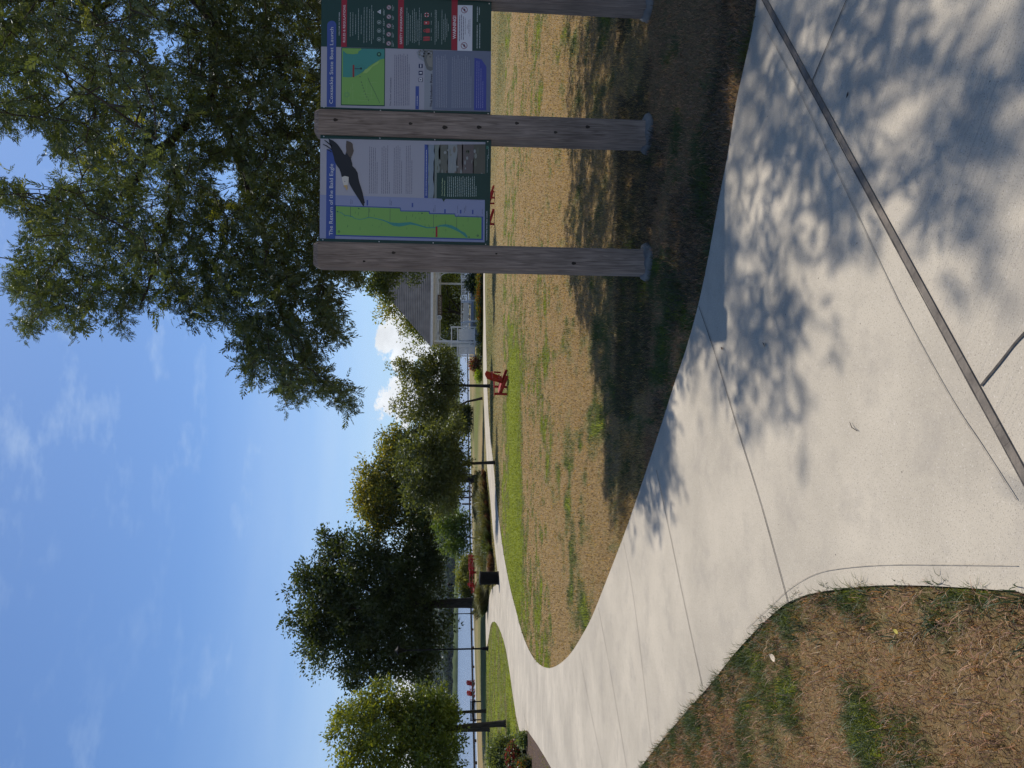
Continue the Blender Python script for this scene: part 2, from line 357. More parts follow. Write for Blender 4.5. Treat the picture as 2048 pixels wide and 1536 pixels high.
def strip(name,pts,w,dz,mat,parent=None,wob=0.0,taper=False):
    """thin ribbon along ground points"""
    P=[]
    for a,b in zip(pts[:-1],pts[1:]):
        n=max(1,int((b-a).length/.12))
        for i in range(n): P.append(a.lerp(b,i/n))
    P.append(pts[-1]); vs=[];fs=[]
    for i,p in enumerate(P):
        t=(P[min(i+1,len(P)-1)]-P[max(i-1,0)]); t.z=0; t.normalize(); n=Vector((-t.y,t.x,0))
        o_=(float(vnoise(p.x,p.y,4,3))-.5)*wob; ww=w*(1+(float(vnoise(p.x,p.y,9,5))-.5)*.7)
        for sg in(-.5,.5):
            q=p+n*(sg*ww+o_); vs.append((q.x,q.y,gz(q.y)+dz))
    for i in range(len(P)-1): fs.append((2*i,2*i+2,2*i+3,2*i+1))
    me=bpy.data.meshes.new(name); me.from_pydata(vs,[],fs); me.update(); return link(name,me,mat,parent)
# raised weathered curb flush between path and plaza, with the dark gap on its far side
cb=MB(); wcurb=.024
a0=cA-cdir*.35; a1=cEnd; side_sign=1 if s_ref>0 else -1
cc=(a0+a1)/2; L_=(a1-a0).length; ang=math.atan2(cdir.y,cdir.x)
bmc=MB(); seg=60
for i in range(seg):
    p=a0.lerp(a1,(i+.5)/seg); bmc.box((p.x,p.y,.0),(L_/seg-.0005,wcurb,.037+.0015*random.random()),rz=ang)
co=bmc.build('curb',MT['curb']); tag(co,'weathered narrow curb strip between path and plaza','curb',kind='structure')
gp=[a0+nrm*side_sign*(wcurb/2+.003),a1+nrm*side_sign*(wcurb/2+.003)]
tag(strip('joint',gp,.006,.019,MT['joint'],wob=.004),'dark open gap along the curb strip','joint',kind='structure')
JN=[([(1702,0),(1632,165)],.006,'joint'),([(1740,-90),(1702,0)],.006,'joint'),([(2100,630),(2048,683),(2015,722),(1973,772)],.007,'joint'),
 ([(1404,612),(1437,710),(1480,850),(1530,1010),(1585,1207)],.008,'joint'),
 ([(1318,940),(1345,1070),(1375,1210),(1410,1372)],.010,'joint'),([(1251,1085),(1272,1200),(1308,1490)],.012,'joint'),([(1200,1215),(1222,1330),(1262,1560)],.013,'joint'),([(1160,1295),(1180,1400),(1215,1560)],.014,'joint'),
 ([(1104,1345),(1108,1450),(1118,1560)],.016,'joint'),([(1050,1300),(1045,1400),(1062,1475)],.02,'joint'),
 ([(1535,50),(1578,130),(1620,210),(1705,390),(1808,605),(1910,790),(1975,890),(2048,1000)],.003,'score'),
 ([(1500,1258),(1550,1210),(1590,1175),(1640,1148),(1700,1136),(1780,1130),(1900,1129),(2048,1131)],.0022,'score')]
for pts,w,k in JN:
    tag(strip('joint',smooth(G(pts),4),w*(.62 if 1300<pts[0][0]<1600 and k=='joint' else .4 if k=='joint' and pts[0][0]<1300 else 1),.018,MT[k if not 1100<pts[0][0]<1300 else 'faint'],wob=.003),'thin joint line across the concrete','joint',kind='structure')
# ------------------------------------------------------------------ lawn colour, ground sheet
lawn_poly=[(p.x,p.y) for p in lawn_w]
path_xy=[(p.x,p.y) for p in path_poly]; plaza_xy=[(p.x,p.y) for p in plaza_poly]
isl_img=[(973,1296),(976,1287),(979,1268),(982,1250),(985,1244.5),(989,1243),(993,1246),(998,1254),(1003,1266),(1008,1281),(1012,1296),(1016,1318),(1021,1350),(1026,1387),(1033,1432),(1040,1462),(1030,1600),(972,1600)]
isl_xy=[(p.x,p.y) for p in G(isl_img)]
bankpts=[gnd(938,400),gnd(938.5,700),gnd(940.5,850),gnd(942.5,950),gnd(944.5,1060),gnd(947.5,1230),gnd(950.5,1340),gnd(956,1536),gnd(963,1760)]
bankpts=[Vector((140,bankpts[0].y+28,-.9))]+bankpts+[Vector((-140,20,-.8)),Vector((-160,-60,-.8))]
bank_x=[p.x for p in bankpts][::-1]; bank_y=[p.y for p in bankpts][::-1]
def bankY(x): return np.interp(x,bank_x,bank_y)
def greenness(x,y):
    x=np.asarray(x,float); y=np.asarray(y,float)
    n=fbm(x,y*.45,.55,1,4); f=fbm(x,y,3.2,9,3)
    st=fbm(x*.35,y*1.3,1.1,15,4)
    g=(n-.5)*1.7+(f-.5)*2.4+(st-.5)*.5+.42+(fbm(x,y,9,19,2)-.5)*.9-.35*sst(8,5,y)-.40*sst(.5,4,x)*sst(33,28,y)-.04
    mid=sst(3.6,5,y)
    # lush sweep on the far side of the middle lawn
    ln=25.8+1.2*np.sin(x*.35)+.05*x
    band=np.exp(-((y-ln)/4.3)**2)*sst(3.5,-1.0,x)
    band=np.clip(band*1.7,0,1)*(.8+.4*fbm(x,y,1.2,21,3))
    g=g*(1-.75*np.clip(band,0,1))+.95*np.clip(band,0,1)
    for cx,cy,rx,ry,a in((gx1.x,gx1.y,.55,1.0,.55),(gx2.x,gx2.y,2.2,2.5,.35),(gx3.x,gx3.y,1.2,1.6,-.45),(gx4.x,gx4.y,1.5,1.2,-.35),(gx5.x,gx5.y,4,5,-.32),(gx6.x,gx6.y,5,3.5,.3)):
        g=g+a*np.exp(-((x-cx)/rx)**2-((y-cy)/ry)**2)
    # near lawn: green along the path edge and in separate tufts, straw elsewhere
    near=(y<7)&(x<-.3)
    d=np.full(x.shape,9.0)
    for p,q in zip(near_w[:-1],near_w[1:]):
        ab=np.array([q.x-p.x,q.y-p.y]); t=np.clip(((x-p.x)*ab[0]+(y-p.y)*ab[1])/(ab@ab),0,1)
        d=np.minimum(d,np.hypot(x-p.x-t*ab[0],y-p.y-t*ab[1]))
    wx=x+.35*(fbm(x,y,3,33,2)-.5); wy=y+.35*(fbm(x,y,3,37,2)-.5)
    gn=.05+(fbm(wx*.9+wy*.5,wy-wx*.4,5.5,31,4)-.5)*2.4+(fbm(x,y,22,35,2)-.5)*.7+.75*np.exp(-(d/.10)**2)*np.clip(fbm(x,y,6,41,2)*2.6-.8,0,1)
    for (ix,iy,r_,a) in nearspots: gn=gn+a*np.exp(-((x-ix)**2+(y-iy)**2)/r_**2)
    g=np.where(near,gn,g)
    # far park grass
    g=np.where(y>33,.42+(fbm(x,y*.5,.12,51,3)-.5)*1.0,g)
    isl=inpoly(x,y,isl_xy); g=np.where(isl,.78+(fbm(x,y,1.1,61,4)-.5)*1.5,g)
    return g
gx1=gnd(1160,1200); gx2=gnd(1085,1290); gx3=gnd(1110,1150); gx4=gnd(1180,1080); gx5=gnd(1060,760); gx6=gnd(1010,560)
nearspots=[(gnd(a,b).x,gnd(a,b).y,r_,s_) for a,b,r_,s_ in((1715,1420,.10,1.0),(1740,1500,.12,1.0),(1545,1425,.16,.9),(1560,1340,.12,.6),(1850,1500,.10,.6),(1900,1330,.25,-.3),(1800,1290,.2,-.2),(1640,1400,.2,-.4),(1960,1450,.2,-.25),(1500,1480,.35,.35),(1400,1500,.6,.5))]
def build_ground():
    rr=np.concatenate([np.geomspace(.15,12,120),np.geomspace(12,170,150)[1:]])
    th=np.concatenate([np.linspace(-180,-45,28)[:-1],np.linspace(-45,45,260),np.linspace(45,180,28)[1:]])*math.pi/180
    Rg,T=np.meshgrid(rr,th,indexing='ij'); X=Rg*np.sin(T); Y=Rg*np.cos(T)
    Z=gzn(Y)+ (fbm(X,Y,.5,71,3)-.5)*.05*sst(8,14,Rg)*0
    by=bankY(X); Z=np.where(Y>by+.4,-7.0,Z); Z=np.where(Y<-10,-.0,Z)
    n,m=X.shape; V=np.stack([X,Y,Z],-1).reshape(-1,3)
    V=np.vstack([V,[[0,0,0]]]); c=len(V)-1
    i=np.arange(n-1)[:,None]; j=np.arange(m-1)[None,:]
    q=np.stack([i*m+j,(i)*m+j+1,(i+1)*m+j+1,(i+1)*m+j],-1).reshape(-1,4)[:,::-1]
    g=greenness(V[:,0],V[:,1])
    o=np_mesh('ground',V,q,groundmat(),fl=g); me=o.data
    me.polygons.foreach_set('use_smooth',[True]*len(me.polygons))
    tag(o,'dry late summer park lawn running down to the river','lawn',kind='structure')
build_ground()
# ------------------------------------------------------------------ grass blades
def blades(name,x,y,h,w,col,label,flatl=None):
    n=len(x); z=gzn(y); az=RS.rand(n)*6.283; lean=(RS.rand(n)**.7)*1.15 if flatl is None else flatl-.25*RS.rand(n); wd=RS.rand(n)*6.283
    dx=np.cos(az)*np.sin(lean)*h; dy=np.sin(az)*np.sin(lean)*h; dz=np.cos(lean)*h
    wx=np.cos(wd)*w/2; wy=np.sin(wd)*w/2
    b=np.stack([x,y,z-.002],-1); W=np.stack([wx,wy,0*wx],-1); D=np.stack([dx,dy,dz],-1)
    Mid=b+D*.5; Mid[:,2]+=.12*h; T=b+D*np.array([1.15,1.15,.85])
    V=np.stack([b-W,b+W,Mid+W*.75,Mid-W*.75,T],1).reshape(-1,3)
    k=np.arange(n)[:,None]*5
    Fc=np.concatenate([k+np.array([[0,1,2]]),k+np.array([[0,2,3]]),k+np.array([[3,2,4]])],0)
    c=np.repeat(col,5,axis=0)
    o=np_mesh(name,V,Fc,MT['grass'],col=c); tag(o,label,'grass',kind='stuff')
def blade_cols(x,y,g):
    n=len(x); r=RS.rand(n)
    f=np.clip(g+(RS.rand(n)-.5)*.7,0,1)[:,None]
    straw=np.where(y[:,None]>5.5,np.array([.50,.345,.145]),np.array([.42,.24,.145]))*(.30+.95*RS.rand(n,1)); straw[:,0:1]*=(.9+.25*RS.rand(n,1))
    green=np.array([.070,.095,.030])*(.6+.8*RS.rand(n,1))
    lime=np.array([.235,.27,.022])
    gc=np.where((y[:,None]>10)&(g[:,None]>.62),lime*(.6+.5*RS.rand(n,1)),green)
    pick=(f>.5); c=np.where(pick,gc,straw); dk=(RS.rand(n,1)<.22); c=np.where(dk&~pick,np.array([.13,.085,.05])*(.5+.8*RS.rand(n,1)),c)
    return c
def grass():
    # near lawn
    n=230000; x=-.4-RS.rand(n)*3.6; y=1.2+RS.rand(n)**1.4*5.2
    keep=~inpoly(x,y,path_xy)&~inpoly(x,y,plaza_xy)&(x>-1.25*(y*.62)-.7)
    x=x[keep];y=y[keep]; g=greenness(x,y)
    dens=np.clip(.35+.5*fbm(x,y,5,81,2)+.6*np.clip(g,0,1),0,1); k=RS.rand(len(x))<dens; x=x[k];y=y[k];g=g[k]
    tuft=np.clip(fbm(x,y,9,83,2)*2.4-.7,0,1)
    h=(.012+.040*RS.rand(len(x)))*(.7+.9*np.clip(g,0,1)+.7*tuft); w=.0018+.0016*RS.rand(len(x))
    blades('near_grass',x,y,h,w,blade_cols(x,y,g),'short dry straw and green tufts of the lawn at the path corner')
    n=4500; x2=-.4-RS.rand(n)*3.6; y2=1.2+RS.rand(n)**1.3*4; k=~inpoly(x2,y2,path_xy)&~inpoly(x2,y2,plaza_xy); x2=x2[k];y2=y2[k]
    blades('loose_straw',x2,y2,.035+.035*RS.rand(len(x2)),.0018+0*x2,np.array([.50,.36,.22])*(.6+.6*RS.rand(len(x2),1)),'loose dry straws lying over the near lawn',flatl=1.42)
    # coarse tufts hanging over the edge of the path
    X2=[];Y2=[];H2=[];C2=[]
    for p,q in zip(near_w[:-1],near_w[1:]):
        L_=(q-p).length; nt_=int(L_*34)
        for _ in range(nt_):
            u=RS.rand(); c=p.lerp(q,u); off=RS.rand()**1.5*.20; nx=c.x-off*.75; ny=c.y-off*.5
            if c.y>7 or float(fbm(nx,ny,3.3,95,2))<.44: continue
            k=int(10+RS.rand()*26); gcol=np.array([.055,.08,.028]) if RS.rand()<.7 else np.array([.30,.21,.12])
            X2+=list(nx+RS.randn(k)*.018); Y2+=list(ny+RS.randn(k)*.018); H2+=list(.03+.05*RS.rand(k)); C2+=list(gcol*(.5+.9*RS.rand(k,1)))
    blades('edge_tufts',np.array(X2),np.array(Y2),np.array(H2),.0028+.0015*RS.rand(len(X2)),np.array(C2),'coarse dark green tufts growing over the path edge')
    # middle lawn and the rest, thinning with distance
    n=400000; r=4.0*np.exp(RS.rand(n)*math.log(52/4.0)); t=(RS.rand(n)-.5)*R(66); x=r*np.sin(t); y=r*np.cos(t)
    keep=~inpoly(x,y,path_xy)&~inpoly(x,y,plaza_xy); 
    x=x[keep];y=y[keep];r=r[keep]; g=greenness(x,y)
    h=(.014+.026*RS.rand(len(x)))*(1+.7*np.clip(g,0,1))*(1+.006*r); w=(.0024+.002*RS.rand(len(x)))*np.maximum(1,r/6)
    blades('lawn_grass',x,y,h,w,blade_cols(x,y,g),'short patchy grass of the middle lawn')
    # long matted grass by the sign and edge, shade put into its dark colour
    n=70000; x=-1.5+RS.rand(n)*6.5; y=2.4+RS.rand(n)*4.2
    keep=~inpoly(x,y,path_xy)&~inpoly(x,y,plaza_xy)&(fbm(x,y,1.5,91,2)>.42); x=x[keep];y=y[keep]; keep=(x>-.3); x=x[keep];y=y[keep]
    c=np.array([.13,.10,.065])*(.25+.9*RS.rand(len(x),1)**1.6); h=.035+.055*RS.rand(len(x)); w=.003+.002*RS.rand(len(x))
    blades('matted_shade_grass',x,y,h,w,c,'longer matted grass around the information sign, coloured darker to deepen the shade')
grass()
# ------------------------------------------------------------------ foliage
def leaf_quads(P,D,Nn,L_,W_):
    """P base, D direction, Nn normal -> rhombic leaves"""
    S=np.cross(D,Nn); S/=np.linalg.norm(S,axis=1,keepdims=True)+1e-9
    L_=L_[:,None]; W_=W_[:,None]
    V=np.stack([P,P+D*L_*.45+S*W_*.5,P+D*L_,P+D*L_*.45-S*W_*.5],1).reshape(-1,3)
    Fc=np.arange(len(P)*4).reshape(-1,4); return V,Fc
def unit(v): return v/(np.linalg.norm(v,axis=1,keepdims=True)+1e-9)
def crown_leaves(blobs,ncl,per,crad,lsize,cols,droop=.0,shell=.55,topcol=None,zr=None):
    """blobs: (cx,cy,cz,rx,ry,rz) ; returns V,F,col"""
    if shell>.4:
        ex=[]
        for q in range(len(blobs)*3):
            b=blobs[RS.randint(len(blobs))]; d=unit(RS.randn(1,3))[0]; d[2]=d[2]*.8+.15; k=.24+.2*RS.rand(); r_=.24+.16*RS.rand()
            ex.append((b[0]+d[0]*b[3]*(.80+k*.5),b[1]+d[1]*b[4]*(.80+k*.5),b[2]+d[2]*b[5]*(.80+k*.5),b[3]*r_,b[4]*r_,b[5]*r_*1.2))
        blobs=list(blobs)+ex
    vol=np.array([b[3]*b[4]*b[5] for b in blobs])**.67; pr=vol/vol.sum()
    ids=RS.choice(len(blobs),ncl,p=pr); B=np.array(blobs,float)[ids]
    d=unit(RS.randn(ncl,3)); rad=(shell+(1-shell)*RS.rand(ncl,1))*np.where(RS.rand(ncl,1)<.8,1,RS.rand(ncl,1))
    lump=1+.26*(vnoise(d[:,0:1]*3+ids[:,None],d[:,2:3]*3+d[:,1:2]*2,1.5,5)-.5)*2
    Cc=B[:,:3]+d*B[:,3:]*rad*lump
    ctone=.75+.5*RS.rand(ncl)
    n=ncl*per; ci=np.repeat(np.arange(ncl),per)
    off=RS.randn(n,3)*crad*.55; off[:,2]*=.8; P=Cc[ci]+off
    D=unit(off+RS.randn(n,3)*crad*.5+np.array([0,0,-droop*crad])); Nn=unit(RS.randn(n,3)*.8+np.array([0,0,1.0]))
    L_=lsize*(.7+.6*RS.rand(n)); V,Fc=leaf_quads(P,D,Nn,L_,L_*.55)
    c0,c1=np.array(cols[0]),np.array(cols[1]); f=RS.rand(n,1)*.6+.4*RS.rand(ncl)[ci][:,None]
    col=(c0*(1-f)+c1*f)*ctone[ci][:,None]
    if topcol is not None:   # sunlit yellow of the crown top put into the upper leaf colour
        zt=(P[:,2]-zr[0])/(zr[1]-zr[0]); k=(RS.rand(n)<np.clip(zt,0,1)**1.3*.85)[:,None]; col=np.where(k,np.array(topcol)*ctone[ci][:,None],col)
    return V,Fc,np.repeat(col,4,axis=0),Cc
def iblob(x,y,rx,ry,Y,ky=.9):
    c=at(x,y,Y); return (c.x,c.y,c.z,px(ry,Y),px((rx+ry)/2,Y)*ky,px(rx,Y))
def tree(label,base,blobs,ncl,per,crad,lsize,cols,tr,cat='tree',name='leafy_tree',group=None,topcol=None,nlimb=9,droop=0,lean=None,mat='leaf',stems=None,trunk_top=.35):
    base=Vector(base); t=thing(name,label,cat,base,group=group); o=np.array(base)
    V,Fc,col,Cc=crown_leaves(blobs,ncl,per,crad,lsize,cols,droop,topcol=topcol,zr=(min(b[2]-b[5]*.2 for b in blobs),max(b[2]+b[5] for b in blobs)))
    np_mesh('crown',V-o,Fc,MT[mat],t,col=col)
    m=MB(base); cm=np.average(np.array([b[:3] for b in blobs]),axis=0,weights=[b[3]*b[5] for b in blobs]); cm=Vector(cm)
    zb=min(b[2]-b[5] for b in blobs); top=base.lerp(cm,1.0)
    knee=Vector((base.x+(cm.x-base.x)*.15,base.y+(cm.y-base.y)*.15,max(zb,base.z+.3)))
    m.tube([base-Vector((0,0,.1)),base+Vector((0,0,.12)),base.lerp(knee,.5),knee,knee.lerp(cm,.5),cm+Vector((0,0,blobs[0][5]*.5))],[tr*1.7,tr*1.2,tr,tr*.9,tr*.6,tr*.15],10)
    for i in range(nlimb):
        q=Vector(Cc[RS.randint(len(Cc))]); s=knee.lerp(cm,RS.rand()*.8); mid=s.lerp(q,.5)+Vector((0,0,.08*(q-s).length))
        m.tube([s,mid,q],[tr*.42,tr*.25,tr*.06],6)
    if stems:
        for dx,r_ in stems: m.tube([base+Vector((dx,0,-.05)),knee+Vector((dx*1.3,0,0)),cm+Vector((dx*2,0,0))],[r_*1.1,r_,r_*.4],8)
    m.build('trunk',MT['bark'],t,smooth=True)
    return t
DG=((.038,.055,.013),(.085,.105,.024)); MG=((.06,.085,.02),(.12,.15,.035)); YG=((.09,.13,.02),(.17,.21,.03)); GG=((.065,.085,.030),(.125,.145,.05))
def ttag(x,y): return gnd(x,y)
# big dark shade tree
tree('largest dark dome shaped shade tree by the path fork with a thick trunk',gnd(962,1205),[iblob(*b,60) for b in((760,1200,110,140),(700,1190,120,110),(640,1215,66,85),(660,1150,60,60),(720,1110,80,62),(690,1290,95,80),(800,1290,95,78),(820,1150,75,75),(760,1330,70,45),(830,1230,72,110),(850,1110,45,50),(840,1340,45,30))],1750,44,.55,.27,((.026,.042,.011),(.062,.082,.019)),.42,nlimb=16,name='shade_tree')
tree('tall tree with its top coloured sunlit yellow behind the slim park trees',gnd(963,957),[iblob(*b,62) for b in((752,985,38,48),(790,880,34,30),(770,1000,55,55),(800,960,60,60),(800,900,45,45),(860,990,60,70),(850,920,60,60),(780,1040,45,35),(835,1050,45,40),(885,960,40,60),(735,1000,24,34),(790,935,60,50))],1250,40,.5,.24,MG,.33,topcol=(.27,.245,.04),nlimb=12,name='yellow_topped_tree')
tree('slim young tree standing alone on the near side of the far path',gnd(990,925),[iblob(*b,39) for b in((905,905,34,62),(850,985,48,40),(865,930,62,62),(835,910,45,45),(880,985,48,45),(890,890,42,40),(850,970,42,40),(905,940,32,60))],420,36,.32,.17,GG,.085,nlimb=8,name='young_tree')
tree('round young tree with dark trunk right behind the nearest red chair',gnd(980,772),[iblob(*b,46) for b in((860,770,62,62),(835,740,45,42),(830,805,42,38),(895,750,36,50),(885,810,38,40),(880,720,40,26))],430,36,.33,.17,GG,.10,topcol=(.15,.16,.045),nlimb=8,name='young_tree')
tree('young tree just left of the tree behind the red chair with a thin trunk',gnd(965,797),[iblob(*b,60) for b in((870,830,55,42),(850,850,40,30),(895,850,38,30))],230,36,.4,.2,GG,.10,nlimb=6,name='young_tree')
tree('small bright green tree with very thin trunk beside the red picnic tables',gnd(968,1078),[iblob(*b,54) for b in((905,1068,32,38),(885,1050,26,26),(912,1090,26,24),(925,1045,20,26))],190,30,.3,.18,((.07,.12,.025),(.13,.19,.035)),.055,nlimb=6,name='young_tree')
tree('broad yellow green tree with a stout trunk at the end of the island lawn',gnd(1012,1447),[iblob(*b,29) for b in((800,1460,95,80),(740,1450,75,60),(700,1470,45,45),(770,1410,60,40),(860,1440,65,60),(850,1520,80,60),(760,1530,80,60),(895,1480,40,60),(700,1520,40,40),(850,1400,45,30))],900,34,.23,.135,((.075,.11,.02),(.14,.175,.03)),.11,topcol=(.20,.22,.03),nlimb=12,name='broad_tree')
tree('slender tree rising behind the stout trunk of the broad yellow green tree',gnd(980,1458),[iblob(*b,42) for b in((860,1465,50,35),(820,1470,40,30))],160,30,.32,.16,DG,.12,nlimb=5,name='slender_tree')
tree('slender dark trunked tree between the black bench and the broad yellow green tree',gnd(972,1422),[iblob(*b,46) for b in((880,1425,40,35),(850,1440,35,30))],150,30,.32,.16,DG,.10,nlimb=5,name='slender_tree')
tree('golden green tree whose top shows over the gazebo roof',Vector((7.2,79,-.8)),[iblob(*b,79) for b in((820,600,60,60),(850,640,50,45),(790,570,45,45),(870,560,60,60),(830,660,36,30))],420,36,.6,.28,((.08,.12,.025),(.16,.19,.03)),.2,topcol=(.26,.24,.03),nlimb=8,name='golden_tree')
tree('dark tree seen through the open bays of the gazebo',Vector((9.5,84,-.85)),[iblob(*b,84) for b in((890,600,45,70),(895,670,40,50),(900,550,40,60))],380,36,.6,.3,DG,.25,nlimb=6,name='dark_tree')
tree('leafy tree mostly hidden by the sign, its branch hanging over the gazebo roof',Vector((8.0,46,-.7)),[iblob(*b,46) for b in((770,520,50,55),(752,560,26,34),(800,500,60,70),(838,552,14,14),(740,480,60,60),(770,585,20,20))],420,34,.3,.17,MG,.16,nlimb=7,name='leafy_tree')
# river-bank bushes and bed planting
def bush(name,label,base,blobs,ncl,per,crad,lsize,cols,cat='shrub',group=None,topcol=None,flower=None):
    base=Vector(base); t=thing(name,label,cat,base,group=group); o=np.array(base)
    V,Fc,col,Cc=crown_leaves(blobs,ncl,per,crad,lsize,cols,shell=.3)
    np_mesh('foliage',V-o,Fc,MT['leaf'],t,col=col)
    if flower:
        fc,nf,fs=flower; b=np.array(blobs)[RS.randint(len(blobs),size=nf)]; d=unit(RS.randn(nf,3)); d[:,2]=np.abs(d[:,2]); P=b[:,:3]+d*b[:,3:]*1.02
        Vs=[];
        for k in range(3):
            D=unit(RS.randn(nf,3)); V,_=leaf_quads(P-D*fs*.5,D,unit(RS.randn(nf,3)),np.full(nf,fs),np.full(nf,fs*.9)); Vs.append(V)
        V=np.concatenate(Vs); c=np.array(fc)*(.7+.5*RS.rand(len(V)//4,1)); np_mesh('flowers',V-o,np.arange(len(V)).reshape(-1,4),MT['leaf'],t,col=np.repeat(c,4,axis=0))
    m=MB(base)
    for i in range(5):
        q=Vector(Cc[RS.randint(len(Cc))]); m.tube([base,base.lerp(q,.5)+Vector((0,0,.05)),q],[.02,.015,.006],5)
    m.build('stems',MT['bark'],t)
    return t
def ibush(name,label,x,y,rx,ry,Y,n,per,cr,ls,cols,**k):
    """centre x,y in the picture, standing on the ground at distance Y"""
    c=at(x,y,Y); g=gz(Y); top=c.z+px(rx,Y); hz=(top-g)/2
    bl=[(c.x,Y,g+hz,px(ry,Y),px(ry,Y)*.8,hz),(c.x+px(ry*.35,Y),Y-.1,g+hz*.8,px(ry*.7,Y),px(ry*.6,Y),hz*.75),(c.x-px(ry*.4,Y),Y,g+hz*.9,px(ry*.6,Y),px(ry*.6,Y),hz*.85)]
    return bush(name,label,(c.x,Y,g),bl,n,per,cr,ls,cols,**k)
ibush('willow_shrub','grey green willow shrub on the riverbank beside the brown picnic table',922,850,20,20,98,90,30,.5,.28,GG)
ibush('willow_shrub','shrub leaning over the river edge behind the two slim young trees',926,826,16,18,99,80,30,.5,.28,DG)
ibush('riverside_shrub','large yellow green shrub on the bank behind the red picnic tables',930,1140,17,32,86,170,34,.5,.26,((.10,.13,.03),(.20,.21,.05)))
ibush('riverside_shrub','open light green shrub between the red chair and the thick dark trunk',932,1182,18,20,87,90,30,.5,.24,MG)
# ornamental grass bed
def grass_clump_mesh(name,h,spread,n,col):
    az=RS.rand(n)*6.283; rad=RS.rand(n)*.12; l=(.1+RS.rand(n)*.75); hh=h*(.6+.5*RS.rand(n))
    b=np.stack([np.cos(az)*rad,np.sin(az)*rad,0*az],-1); D=np.stack([np.cos(az)*np.sin(l)*spread,np.sin(az)*np.sin(l)*spread,np.cos(l)],-1)*hh[:,None]
    wd=RS.rand(n)*6.283; W=np.stack([np.cos(wd),np.sin(wd),0*wd],-1)*.014
    Mid=b+D*.6; Mid[:,2]+=.1*hh; T=b+D*np.array([1.35,1.35,.8]); V=np.stack([b-W,b+W,Mid+W,Mid-W,T],1).reshape(-1,3)
    k=np.arange(n)[:,None]*5; Fc=np.concatenate([k+np.array([[0,1,2]]),k+np.array([[0,2,3]]),k+np.array([[3,2,4]])],0)
    c=np.repeat(np.array(col)*(.6+.7*RS.rand(n,1)),5,axis=0)
    o=np_mesh(name,V,Fc,MT['grass'],col=c); me=o.data; bpy.data.objects.remove(o); return me
gm=[grass_clump_mesh('blades',1.0,1.1,380,(.17,.17,.08)),grass_clump_mesh('blades',.75,1.2,320,(.10,.13,.045)),grass_clump_mesh('blades',.7,1.0,320,(.24,.19,.11)),grass_clump_mesh('blades',.45,1.1,260,(.19,.10,.07))]
glab=['tall pale feathery ornamental grass in the bed along the far path','green arching ornamental grass in the bed along the far path','straw coloured ornamental grass in the bed along the far path','low reddish ornamental plant at the edge of the far path bed']
bed=0
for y0 in np.arange(948,1166,5.2):
    for row in range(3):
        xx=float(np.interp(y0,[940,1000,1060,1120,1160],[972,977,982,988,992]))-row*6.5-RS.rand()*3; yy=y0+RS.rand()*5-2.5
        if 1128<yy and row==0 and yy>1138: continue
        p=gnd(xx,yy); k=3 if row==0 and RS.rand()<.45 else RS.randint(3)
        o=bpy.data.objects.new('feathery_plant',gm[k]); C.objects.link(o); o.location=p; s=.75+.5*RS.rand(); o.scale=(s*1.3,s*1.3,s*.95); o.rotation_euler=(0,0,RS.rand()*6.28)
        tag(o,glab[k],'bed plant','feathery clumps of the bed along the far path, kind %d'%(k+1)); bed+=1
for yy in (1176,1184,1192,1200,1207,1213):
    for row in range(2):
        p=gnd(977-row*5+ (1176-yy)*.05,yy+RS.rand()*4); o=bpy.data.objects.new('feathery_plant',gm[(int(yy)+row)%2]); C.objects.link(o); o.location=p; s=.8+.4*RS.rand(); o.scale=(s*1.3,s*1.3,s); o.rotation_euler=(0,0,RS.rand()*6.28)
        tag(o,'ornamental grass between the trash can and the thick dark trunk','bed plant','feathery clumps between the trash can and the dark trunk')
# ------------------------------------------------------------------ overhanging tree on the right
CANOPY=[(-60,-60),(-60,258),(40,262),(62,284),(84,262),(94,312),(128,332),(172,362),(195,388),(172,372),(140,352),(108,352),(88,386),(44,350),(-60,352),(-60,392),(26,440),(26,482),(8,540),(0,602),(50,600),(20,650),(50,694),(95,642),(150,690),(182,655),(215,615),(224,704),(252,700),(262,640),(300,610),(345,636),(380,658),(428,636),(450,650),(446,668),(470,704),(468,812),(506,812),(494,770),(540,752),(548,818),(588,834),(606,790),(632,788),(652,822),(716,832),(726,774),(690,758),(660,732),(645,711),(630,672),(606,640),(628,640),(648,690),(690,692),(698,662),(692,626),(674,592),(668,568),(706,576),(722,560),(730,538),(690,480),(690,-60)]
SHADOW=[(1118,-900),(1122,0),(1122,510),(1140,610),(1172,650),(1190,760),(1208,800),(1205,930),(1215,1030),(1262,1082),(1334,1112),(1362,1060),(1352,1000),(1376,962),(1346,880),(1350,780),(1400,700),(1440,780),(1468,846),(1492,850),(1500,760),(1568,830),(1592,812),(1640,700),(1700,740),(1742,735),(1735,650),(1690,600),(1715,520),(1800,470),(1860,500),(1990,430),(2048,250),(2300,100),(2300,-900)]
HOLES=[(325,88,26),(452,350,26),(468,392,14),(160,72,16),(150,150,14),(232,25,16),(615,100,14),(562,62,14),(305,370,20),(300,395,14),(440,275,14),(128,170,12),(520,610,12),(600,610,16),(565,690,10),(350,70,10)]
SH_HOLES=[(1600,265,22),(1640,215,18),(1700,95,24),(1665,60,14),(1590,375,20),(1765,180,22),(1850,130,18),(1900,60,16),(1520,415,12),(1600,520,26),(1475,590,8),(1220,330,14),(1205,150,16),(1260,480,14),(1330,540,12),(1180,420,12),(1290,600,14),(1240,60,10),(1250,240,12),(1345,560,14)]
